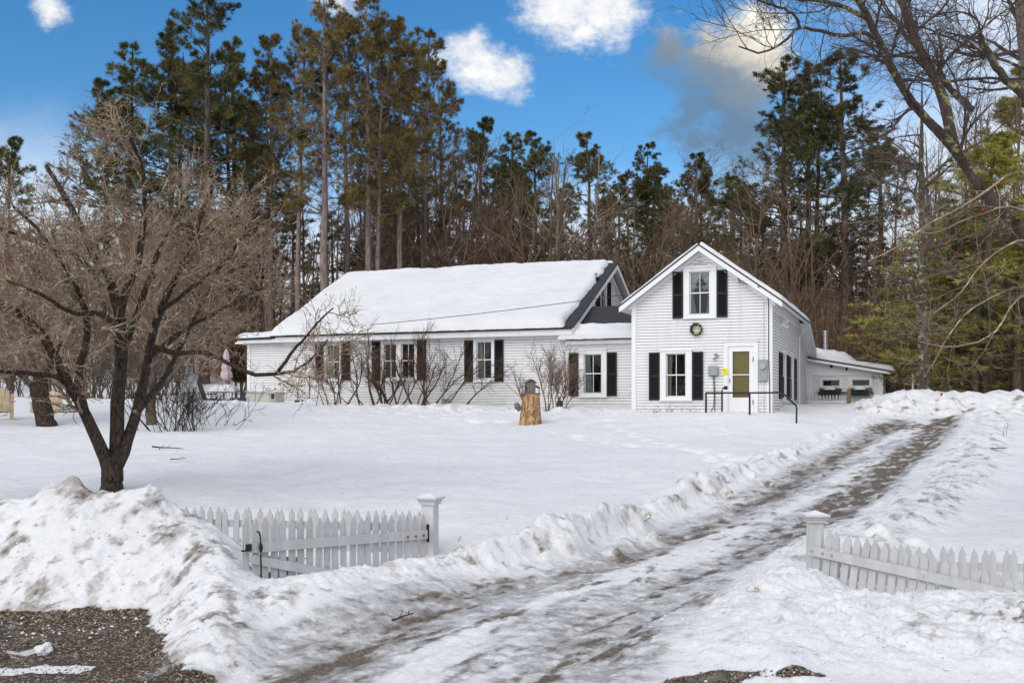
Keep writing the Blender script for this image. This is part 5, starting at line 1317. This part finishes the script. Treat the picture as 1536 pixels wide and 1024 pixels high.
o,A,B,D,rng=custom_tree('maple_tree','large bare tree leaning in from the right edge, its limbs arching over the top',L4,15,81,'maple_bark','maple_twig',nsub=(15,8,5),Ls=(1.15,.50,.24),ups=(.02,.02,.01),wob=.13,minr=(.006,.0034,.0022),t0=.22)
L5=[([(1700,1000,0),(1640,600,0),(1580,300,0),(1545,110,0),(1533,0,0),(1525,-120,0)],14,10,.6)]
custom_tree('pine_trunk','reddish scaly trunk just inside the top right corner',L5,17,83,'redpine_bark','maple_twig',nsub=(8,5,4),Ls=(1.2,.6,.3),t0=.55)
# low sprays with a few orange leaves at the right edge
L6=[([(1640,900,1),(1625,600,1),(1600,420,.8),(1575,330,.5)],9,6,0),
 ([(1590,380,.6),(1540,262,.3),(1490,280,.2),(1440,312,.1),(1395,335,0),(1350,368,0),(1300,392,0)],2.2,.6,1.3),
 ([(1600,420,.8),(1530,445,.4),(1490,500,.2),(1430,520,0),(1380,512,-.2)],1.9,.6,1.2),
 ([(1590,380,.5),(1530,360,.5),(1470,400,.4),(1440,440,.3),(1400,470,.2)],1.7,.6,1.2),
 ([(1585,350,.5),(1520,310,.6),(1450,330,.5),(1390,350,.6),(1340,330,.5)],1.7,.6,1.2),
 ([(1605,450,.8),(1550,430,.4),(1500,440,.2),(1440,480,.1),(1390,560,0)],1.7,.5,1.0)]
o,A,B,D,rng=custom_tree('beech_sapling','pale twiggy sapling with a few orange leaves reaching in at the right edge',L6,14,85,'apple_twig','pale_twig',nsub=(10,6,3),Ls=(.95,.42,.2),ups=(-.01,.02,.02),wob=.20,minr=(.0032,.0022,.0017),t0=.25)
e,_=ends(B); pick=rng.choice(len(e),70,replace=False)
V,Q=needles(e[pick],unit(rng.normal(size=(70,3))),3,.055,.032,.5,rng,up=-.9); q=link('leaves',np_mesh('leaves',V,Q,False),M['orange_leaf'],o); q['kind']='stuff'

# ------------------------------------------------------------------ shrubs
def shrub(name,label,px,py,Y_,H,nst,spread,mat,tw,seed,nsub=(7,6),rs=.018,bw=.3,up=.03,Ls=(.5,.25),grp=None,minr=(.006,.004),curve_=.12):
    rng=np.random.default_rng(seed); x=(px-768)/F*Y_; z=ground_z(x,Y_)
    p=np.stack([rng.normal(0,bw,nst),rng.normal(0,bw*.5,nst),np.full(nst,-.15)],1)
    d=unit(np.stack([p[:,0]/bw*spread*.5+rng.normal(0,spread*.6,nst),rng.normal(0,spread*.5,nst),np.ones(nst)],1))
    Ln=H*rng.uniform(.55,1.1,nst); n=9; P=np.empty((nst,n,3)); P[:,0]=p
    for k in range(1,n): d=unit(d+rng.normal(0,curve_,d.shape)+np.array([0,0,up])); P[:,k]=P[:,k-1]+d*(Ln/(n-1))[:,None]
    R=(rs*rng.uniform(.5,1.3,nst))[:,None]*np.linspace(1,.28,n)[None]
    A,RA=sprout(P,R,nsub[0],.30,1,.5,Ls[0]*H,6,rf=.55,rmin=minr[0],up=up,wob=.13,rng=rng,abslen=True,taper=.5)
    B,RB=sprout(A,RA,nsub[1],.2,1,.5,Ls[1]*H,4,rf=.6,rmin=minr[1],up=up,wob=.12,rng=rng,abslen=True,taper=.5)
    o=empty(name,(x,Y_,z),0,label,'shrub',grp)
    V,Q=tubes(P,R,6); link('stems',np_mesh('stems',V,Q),M[mat],o)
    V,Q=join([tubes(A,RA,4),tubes(B,RB,3)]); link('twigs',np_mesh('twigs',V,Q),M[tw],o)
    return o
G='bare lilac bushes along the house wall'
shrub('lilac_bush','spreading lilac left of the first wing window',497,606,40.6,2.6,8,.55,'lilac_bark','lilac_bark',101,(9,7),.030,.30,Ls=(.34,.18),grp=G,minr=(.007,.004))
shrub('lilac_bush','leaning lilac stems between the first window and the double window',560,606,40.4,2.5,9,.55,'lilac_bark','lilac_bark',102,(9,7),.036,.40,Ls=(.32,.17),grp=G,minr=(.007,.004))
shrub('lilac_bush','thick stemmed lilac in front of the double window',608,606,40.1,2.8,12,.50,'lilac_bark','lilac_bark',103,(9,7),.042,.50,Ls=(.32,.17),grp=G,minr=(.007,.004))
shrub('lilac_bush','tall lilac arching right towards the shuttered wing window',648,607,39.7,2.7,12,.60,'lilac_bark','lilac_bark',104,(9,7),.030,.50,Ls=(.32,.17),grp=G,minr=(.007,.004))
shrub('lilac_bush','fan shaped lilac behind the stump',822,611,37.5,2.25,14,.42,'lilac_bark','bare_twig',105,(11,8),.026,.30,Ls=(.30,.17),grp=G,minr=(.007,.004))
shrub('bare_shrub','dense grey thicket shrub on the lawn left of the patio table',268,642,31,1.75,46,.75,'apple_bark','apple_bark',106,(6,4),.013,.50,Ls=(.32,.18),minr=(.006,.004))
shrub('bare_shrub','low snow pressed shrub beside the dense thicket',312,625,33,1.0,12,.9,'apple_bark','apple_bark',107,(5,3),.010,.3,Ls=(.4,.2),minr=(.005,.004))
for i,(px,py,Y_,H) in enumerate([(20,606,44,2.2),(120,606,46,2.4),(160,606,45,2.3),(190,604,47,2.6),(240,600,52,3.0),(-20,600,44,3.)]):
    shrub('bare_shrub','bare grey shrub, %s'%['behind the left adirondack chair','right of the leaning trunk','behind the apple tree trunk fork','second one behind the fork of the apple tree','far one behind the slim brown trunk','at the very left edge'][i],px,py,Y_,H,26,.35,'bare_bark','bare_bark',110+i,(6,4),.03,.6,Ls=(.35,.2),minr=(.010,.007))
# twigs poking through the snow
for i,(px,py,Y_,H,lb) in enumerate([(756,797,15.5,.26,'single thin twig sticking out of the lawn snow right of the gate post'),(684,808,14.2,.20,'tiny dry sprig beside the left gate post'),(1090,640,32,.2,'dry sprig in the snow near the handrail'),(1505,640,27,.55,'thin weed stems on the right snow field')]):
    shrub('snow_twig',lb,px,py,Y_,H,2,.25,'apple_bark','apple_bark',130+i,(2,1),.005,.03,Ls=(.25,.1),minr=(.003,.002))
def twig_lying(px,py,Y_,L,seed,label,mat='apple_bark',r=.012):
    rng=np.random.default_rng(seed); x=(px-768)/F*Y_; z=ground_z(x,Y_)+.05
    a=rng.uniform(-.5,.5); d=np.array([[math.cos(a),math.sin(a)*.4,.0]]); P=np.empty((1,7,3)); P[0,0]=(-L/2,0,.02)
    for k in range(1,7): d=unit(d+rng.normal(0,.16,(1,3))*np.array([1,1,.6])); P[:,k]=P[:,k-1]+d*L/6
    R=np.linspace(r,r*.3,7)[None]; A,RA=sprout(P,R,5,.2,.9,.8,.3*L,5,rmin=.004,up=.03,rng=rng,abslen=True)
    V,Q=join([tubes(P,R,5),tubes(A,RA,4)]); o=link('fallen_twig',np_mesh('fallen_twig',V,Q),M[mat]); o.location=(x,Y_,z); tag(o,label,'twig','fallen twigs on the snow'); return o
twig_lying(252,672,26,.75,201,'dark forked twig lying on the lawn below the thicket shrub',r=.020)
twig_lying(268,694,23,.35,202,'small twig lying on the lawn just below the forked twig')
twig_lying(607,962,11.05,.26,203,'dark stick lying on the icy driveway')
twig_lying(1500,664,24.5,.45,204,'thin twig lying on the right snow field')
shrub('dry_plant','dry weeds at the foot of the gable wall under the lower window',1010,612,36.0,.35,26,.8,'pale_twig','pale_twig',140,(2,2),.006,.35,Ls=(.3,.2))

# snow chunks thrown up by the plough
def chunk(px,py,Y_,r,seed,label,mat='roofsnow'):
    bm=bmesh.new(); bmesh.ops.create_icosphere(bm,subdivisions=4,radius=r); rr=random.Random(seed)
    from mathutils import noise as mn, Vector
    off=Vector((rr.uniform(0,50),)*3)
    for v in bm.verts:
        n=mn.fractal(v.co*(1.5/r)+off,.8,2.1,6); v.co*=1+.42*n; v.co.z*=.85
    me=bpy.data.meshes.new('snow_chunk'); bm.to_mesh(me); bm.free()
    for p in me.polygons: p.use_smooth=True
    x=(px-768)/F*Y_; o=link('snow_chunk',me,M[mat]); o.location=(x,Y_,ground_z(x,Y_)+.35*r); tag(o,label,'snow chunk','snow chunks thrown up beside the driveway'); return o
M['dirtysnow']=simple('dirty_snow',(.62,.59,.56),.85,.15,6,.8,30,dirt=((.26,.20,.15),.53))
chunk(1390,790,13.2,.20,1,'large rounded snow chunk behind the right fence')
chunk(1292,805,12.95,.15,2,'dirty peaked snow lump between the right post and fence','dirtysnow')
chunk(1088,746,19.0,.12,3,'round dirty snow lump on the left driveway bank','dirtysnow')
chunk(966,787,16.3,.09,4,'small round snow lump below the roughest part of the left bank','dirtysnow')
chunk(1129,868,11.6,.06,5,'fist sized brown ice lump on top of the right bank','dirtysnow')
chunk(222,752,12.75,.16,7,'long rounded snow block on the back of the left bank')
chunk(66,936,10.3,.075,8,'small lone snow lump lying on the gravel')
# crumbs: nobody could count them
def crumbs(name,label,n,fn,rmin,rmax,mat,seed):
    rng=np.random.default_rng(seed); xs,ys=fn(rng,n); h=terrain(xs[None],ys[None])[0][0]
    base=np.array([(1,0,0),(-1,0,0),(0,1,0),(0,-1,0),(0,0,1),(0,0,-1)],float)
    T=np.array([(0,2,4),(2,1,4),(1,3,4),(3,0,4),(2,0,5),(1,2,5),(3,1,5),(0,3,5)])
    r=rmin+(rmax-rmin)*rng.uniform(0,1,n)**3
    V=base[None]*r[:,None,None]*rng.uniform(.55,1.2,(n,6,1)); a=rng.uniform(0,2*PI,n); c,s=np.cos(a)[:,None],np.sin(a)[:,None]
    V=np.stack([V[...,0]*c-V[...,1]*s,V[...,0]*s+V[...,1]*c,V[...,2]*.75],-1)+rng.normal(0,.15,(n,6,3))*r[:,None,None]
    V+=np.stack([xs,ys,h+r*.25],-1)[:,None]
    o=link(name,np_mesh(name,V.reshape(-1,3),(T[None]+np.arange(n)[:,None,None]*6).reshape(-1,3),False),M[mat]); tag(o,label,{'snow_crumbs':'snow','gravel_stones':'gravel'}[name],kind='stuff')
def f_pile(rng,n):
    k=n//3
    yb=rng.uniform(9,33,n-2*k); side=rng.uniform(size=n-2*k)<.5
    xb=np.where(side,XL(yb)-rng.uniform(.0,1.3,n-2*k),XR(yb)+rng.uniform(.0,1.5,n-2*k))
    x1=rng.uniform(-7,-2.5,k); y1=rng.uniform(10.6,12.5,k); x2=rng.uniform(1.5,6.5,k); y2=rng.uniform(9.2,11.5,k)
    return np.concatenate([xb,x1,x2]),np.concatenate([yb,y1,y2])
crumbs('snow_crumbs','small crumbs of snow scattered over the ploughed banks',3000,f_pile,.004,.028,'roofsnow',301)
def f_gr(rng,n):
    k=n//4
    return np.concatenate([rng.uniform(-6.5,-3.3,n-k),rng.normal(1.78,.17,k)]),np.concatenate([rng.uniform(8.9,10.8,n-k),rng.normal(9.45,.04,k)])
M['stone']=simple('wet_stone',(.13,.11,.09),.6,.6,9)
crumbs('gravel_stones','loose wet gravel stones on the bare road edge',5200,f_gr,.005,.016,'stone',302)

# ------------------------------------------------------------------ far wood and undergrowth (nobody could count these)
def far_wood(name,label,n,xf,y0,y1,h0,h1,mat,seed,lim=9,tw=3):
    rng=np.random.default_rng(seed); Yv=rng.uniform(y0,y1,n); Xv=xf(rng,Yv,n)
    Zv=terrain(Xv[None],Yv[None],False)[0][0]; H=rng.uniform(h0,h1,n)
    zs=np.linspace(0,1,6); P=np.stack([Xv[:,None]+np.cumsum(rng.normal(0,.12,(n,6)),1)*H[:,None]/8,Yv[:,None]+zs*0,Zv[:,None]-.3+zs*H[:,None]],-1)
    R=(.008*H)[:,None]*np.linspace(1,.25,6)[None]*rng.uniform(.6,1.3,(n,1))
    A,RA=sprout(P,R,lim,.2,.98,.6,.32,5,rf=.5,rmin=.010,up=.06,wob=.13,rng=rng)
    parts=[tubes(P,R,4),tubes(A,RA,3)]
    if tw:
        B,RB=sprout(A,RA,tw,.2,1,.6,.5,3,rf=.6,rmin=.008,up=.04,rng=rng); parts.append(tubes(B,RB,3))
    V,Q=join(parts); o=link(name,np_mesh(name,V,Q),M[mat]); tag(o,label,'woods' if 'wood' in name else 'undergrowth',kind='stuff'); return P,A
px2x=lambda a,b:(lambda rng,Yv,n:(rng.uniform(a,b,n)-768)/F*Yv)
far_wood('distant_wood','far bare brown wood covering the hillside',900,px2x(-150,1700),88,185,3.5,6.5,'far_twig',401,lim=12,tw=4)
far_wood('undergrowth','dense brown saplings behind the farmhouse',560,px2x(330,1130),56,86,2.0,5.0,'bare_twig',402,lim=9,tw=3)
far_wood('undergrowth','dense brown saplings between the rear wing and the right edge',700,px2x(1150,1700),49,84,1.8,6.0,'bare_twig',403,lim=9,tw=3)
far_wood('undergrowth','tangled saplings behind the patio and apple trees',430,px2x(-120,370),60,90,3,8,'bare_twig',404,lim=9,tw=3)
def leaf_clumps(name,label,n,xf,y0,y1,zh,mat,seed,k=7,L=.11,w=.07):
    rng=np.random.default_rng(seed); Yv=rng.uniform(y0,y1,n); Xv=xf(rng,Yv,n); keep=perlin(Xv*.35,Yv*.2)>-.15; Xv,Yv=Xv[keep],Yv[keep]; n=len(Xv)
    Zv=terrain(Xv[None],Yv[None],False)[0][0]+zh*rng.uniform(0,1,n)**1.6
    V,Q=needles(np.stack([Xv,Yv,Zv],-1),unit(rng.normal(size=(n,3))),k,L,w,.9,rng,up=-.4)
    V+=np.repeat(rng.normal(0,.12,(n*k,3)),3,axis=0)
    o=link(name,np_mesh(name,V,Q,False),M[mat]); tag(o,label,'leaves',kind='stuff')
leaf_clumps('beech_leaves','withered orange brown leaves on saplings right of the rear wing',5200,px2x(1215,1640),50,64,3.2,'beech',501)
leaf_clumps('beech_leaves','withered brown leaves low behind the left wing and patio',1500,px2x(300,520),57,66,2.2,'beech',502)
# brown hedge at the far left corner of the house
rng=np.random.default_rng(77); n=5200
p=rng.uniform(-1,1,(n,3)); p=p[(np.abs(p[:,0])**4+np.abs(p[:,1])**4+np.abs(p[:,2])**4)<1]; hx,hy=at(362,0,50)[:2]
V,Q=needles(p*np.array([.52,.6,.75]),unit(p),6,.12,.035,.7,rng)
o=empty('brown_hedge',(hx,hy,2.2),0,'dark brown clipped arborvitae beyond the left corner of the house','hedge'); M['hedge']=foliage('brown_hedge_needles',(.05,.028,.014),(.10,.055,.028),(.16,.09,.045),3)
link('foliage',np_mesh('foliage',V,Q,False),M['hedge'],o)
m=MB(); m.tube([(0,0,-2.4),(0,0,.3)],.07,8); m.tube([(.3,0,-2.4),(.3,0,.3)],.05,8); m.tube([(-.25,.1,-2.4),(-.3,.1,.3)],.05,8); m.build('stems',M['lilac_bark'],o)

# ------------------------------------------------------------------ light, sky, camera
sun_dir=np.array([-.55,-.72,.0]); az=math.atan2(sun_dir[0],sun_dir[1]); EL_=math.radians(36)
sd=bpy.data.lights.new('sun','SUN'); sd.energy=1.4; sd.angle=math.radians(60); sd.color=(1,.955,.89)
so=bpy.data.objects.new('sun',sd); C.objects.link(so)
from mathutils import Vector
v=Vector((math.sin(az)*math.cos(EL_),math.cos(az)*math.cos(EL_),math.sin(EL_))); so.rotation_euler=v.to_track_quat('Z','Y').to_euler()
w=bpy.data.worlds.new('World'); bpy.context.scene.world=w; w.use_nodes=True; nt=w.node_tree; L=nt.links.new
bg=nt.nodes['Background']; out=nt.nodes['World Output']
sky=N(nt,'ShaderNodeTexSky'); sky.sky_type='NISHITA'; sky.sun_disc=False; sky.sun_elevation=EL_; sky.sun_rotation=az; sky.ozone_density=2.5; sky.air_density=1.0; sky.dust_density=.3
hs=N(nt,'ShaderNodeHueSaturation'); hs.inputs['Saturation'].default_value=1.36; hs.inputs['Value'].default_value=1.0; L(sky.outputs[0],hs.inputs['Color'])
L(hs.outputs[0],bg.inputs[0]); bg.inputs[1].default_value=.10
tc=N(nt,'ShaderNodeTexCoord'); Dv=tc.outputs['Generated']
def noi(s,d=6.,r=.6,off=(0,0,0),st=(1,1,1.6)):
    mp=N(nt,'ShaderNodeMapping'); mp.inputs['Location'].default_value=off; mp.inputs['Scale'].default_value=st; L(Dv,mp.inputs[0])
    n=N(nt,'ShaderNodeTexNoise',_Scale=s,_Detail=d,_Roughness=r); L(mp.outputs[0],n.inputs['Vector']); return n.outputs[0]
def dirv(px,py):
    v=np.array([(px-768)/F,1,(HZ-py)/F]); return tuple(v/np.linalg.norm(v))
n1=noi(11.,10.,.68); n2=noi(5.,6.,.6,(3,1,2))
def puff(l,nn,lo=.47,hi=.74):
    g=None
    for px,py,r in l:
        dn=N(nt,'ShaderNodeVectorMath',operation='DISTANCE'); L(Dv,dn.inputs[0]); dn.inputs[1].default_value=dirv(px,py)
        d=math_(nt,'MULTIPLY_ADD',dn.outputs['Value'],-F/r,1.0); g=d if g is None else math_(nt,'SMOOTH_MAX',g,d,.35)
    v=math_(nt,'ADD',math_(nt,'MULTIPLY',math_(nt,'MAXIMUM',g,-1.6),.21),nn)
    mr=N(nt,'ShaderNodeMapRange'); mr.interpolation_type='SMOOTHSTEP'; L(v,mr.inputs[0]); mr.inputs[1].default_value=lo; mr.inputs[2].default_value=hi
    return mr.outputs[0]
def blob(px,py,r,soft=.45,amp=1.0,nn=None):
    dn=N(nt,'ShaderNodeVectorMath',operation='DISTANCE'); L(Dv,dn.inputs[0]); dn.inputs[1].default_value=dirv(px,py)
    d=math_(nt,'DIVIDE',dn.outputs['Value'],r/F)
    d=math_(nt,'ADD',d,math_(nt,'MULTIPLY_ADD',nn or n1,amp*2.2,-1.1*amp))
    mr=N(nt,'ShaderNodeMapRange'); mr.interpolation_type='SMOOTHSTEP'; L(d,mr.inputs[0]); mr.inputs[1].default_value=1+soft*.5; mr.inputs[2].default_value=1-soft; mr.inputs[3].default_value=0; mr.inputs[4].default_value=1
    return mr.outputs[0]
def mx(l):
    a=l[0]
    for b in l[1:]: a=math_(nt,'MAXIMUM',a,b)
    return a
sep=N(nt,'ShaderNodeSeparateXYZ'); L(Dv,sep.inputs[0])
A1=puff([(690,75,34),(722,98,38),(765,112,34),(712,62,22),(840,8,60),(905,2,58),(70,8,22),(500,-30,50)],n1)
colA=ramp(nt,n1,[(.38,(.42,.47,.55)),(.66,(.84,.81,.76))])
B1=puff([(1004,80,28),(1090,115,74),(1045,160,70),(1122,98,50),(1105,190,56)],n1,.38,.62)
zf=math_(nt,'ADD',math_(nt,'MULTIPLY_ADD',sep.outputs[2],9.0,-2.35),math_(nt,'MULTIPLY_ADD',n1,1.0,-.5))
zf=math_(nt,'ADD',zf,math_(nt,'MULTIPLY_ADD',sep.outputs[0],5.0,-.82))
colB=ramp(nt,zf,[(.05,(.11,.18,.27)),(.38,(.19,.225,.26)),(.66,(.55,.50,.42)),(.92,(.80,.76,.66))])
# low white cloud bank and the pale right-hand sky
zb=math_(nt,'ADD',sep.outputs[2],math_(nt,'MULTIPLY_ADD',n2,.16,-.08))
mb=N(nt,'ShaderNodeMapRange'); mb.interpolation_type='SMOOTHSTEP'; L(zb,mb.inputs[0]); mb.inputs[1].default_value=.25; mb.inputs[2].default_value=.11; 
xr=math_(nt,'ADD',sep.outputs[0],math_(nt,'MULTIPLY_ADD',n2,.2,-.1)); mr=N(nt,'ShaderNodeMapRange'); mr.interpolation_type='SMOOTHSTEP'; L(xr,mr.inputs[0]); mr.inputs[1].default_value=.20; mr.inputs[2].default_value=.42; mr.inputs[4].default_value=.86
mk=N(nt,'ShaderNodeMapRange'); mk.interpolation_type='SMOOTHSTEP'; L(math_(nt,'ADD',sep.outputs[1],math_(nt,'MULTIPLY_ADD',n2,.5,-.25)),mk.inputs[0]); mk.inputs[1].default_value=.45; mk.inputs[2].default_value=-.1; mk.inputs[4].default_value=.9  # overcast white added behind the camera, out of view, to neutralise the light
bank=math_(nt,'MAXIMUM',math_(nt,'MAXIMUM',mb.outputs[0],mr.outputs[0]),mk.outputs[0])
bcol=ramp(nt,n2,[(.3,(.74,.80,.90)),(.6,(.93,.94,.97))])
col=mixc(nt,A1,(0,0,0),colA); 
bgA=N(nt,'ShaderNodeBackground'); L(colA,bgA.inputs[0]); bgB=N(nt,'ShaderNodeBackground'); L(colB,bgB.inputs[0]); bgC=N(nt,'ShaderNodeBackground'); L(bcol,bgC.inputs[0]); bgC.inputs[1].default_value=.82
def ms(f,a,b): m_=N(nt,'ShaderNodeMixShader'); L(f,m_.inputs[0]); L(a,m_.inputs[1]); L(b,m_.inputs[2]); return m_.outputs[0]
s_=ms(math_(nt,'MULTIPLY',A1,.85),bg.outputs[0],bgA.outputs[0]); s_=ms(bank,s_,bgC.outputs[0]); s_=ms(math_(nt,'MULTIPLY',B1,.95),s_,bgB.outputs[0])
L(s_,out.inputs[0])
cd=bpy.data.cameras.new('camera'); co=bpy.data.objects.new('camera',cd); C.objects.link(co)
co.location=(0,0,0); co.rotation_euler=(math.radians(90),0,0); cd.sensor_width=36; cd.lens=36*F/1536; cd.shift_y=(HZ-512)/1536
cd.clip_start=.1; cd.clip_end=3000
sc=bpy.context.scene; sc.camera=co
sc.view_settings.view_transform='Standard'; sc.view_settings.look='None'; sc.view_settings.exposure=0.50; sc.view_settings.gamma=1
sc.render.engine='CYCLES'; sc.cycles.max_bounces=6; sc.cycles.transparent_max_bounces=8
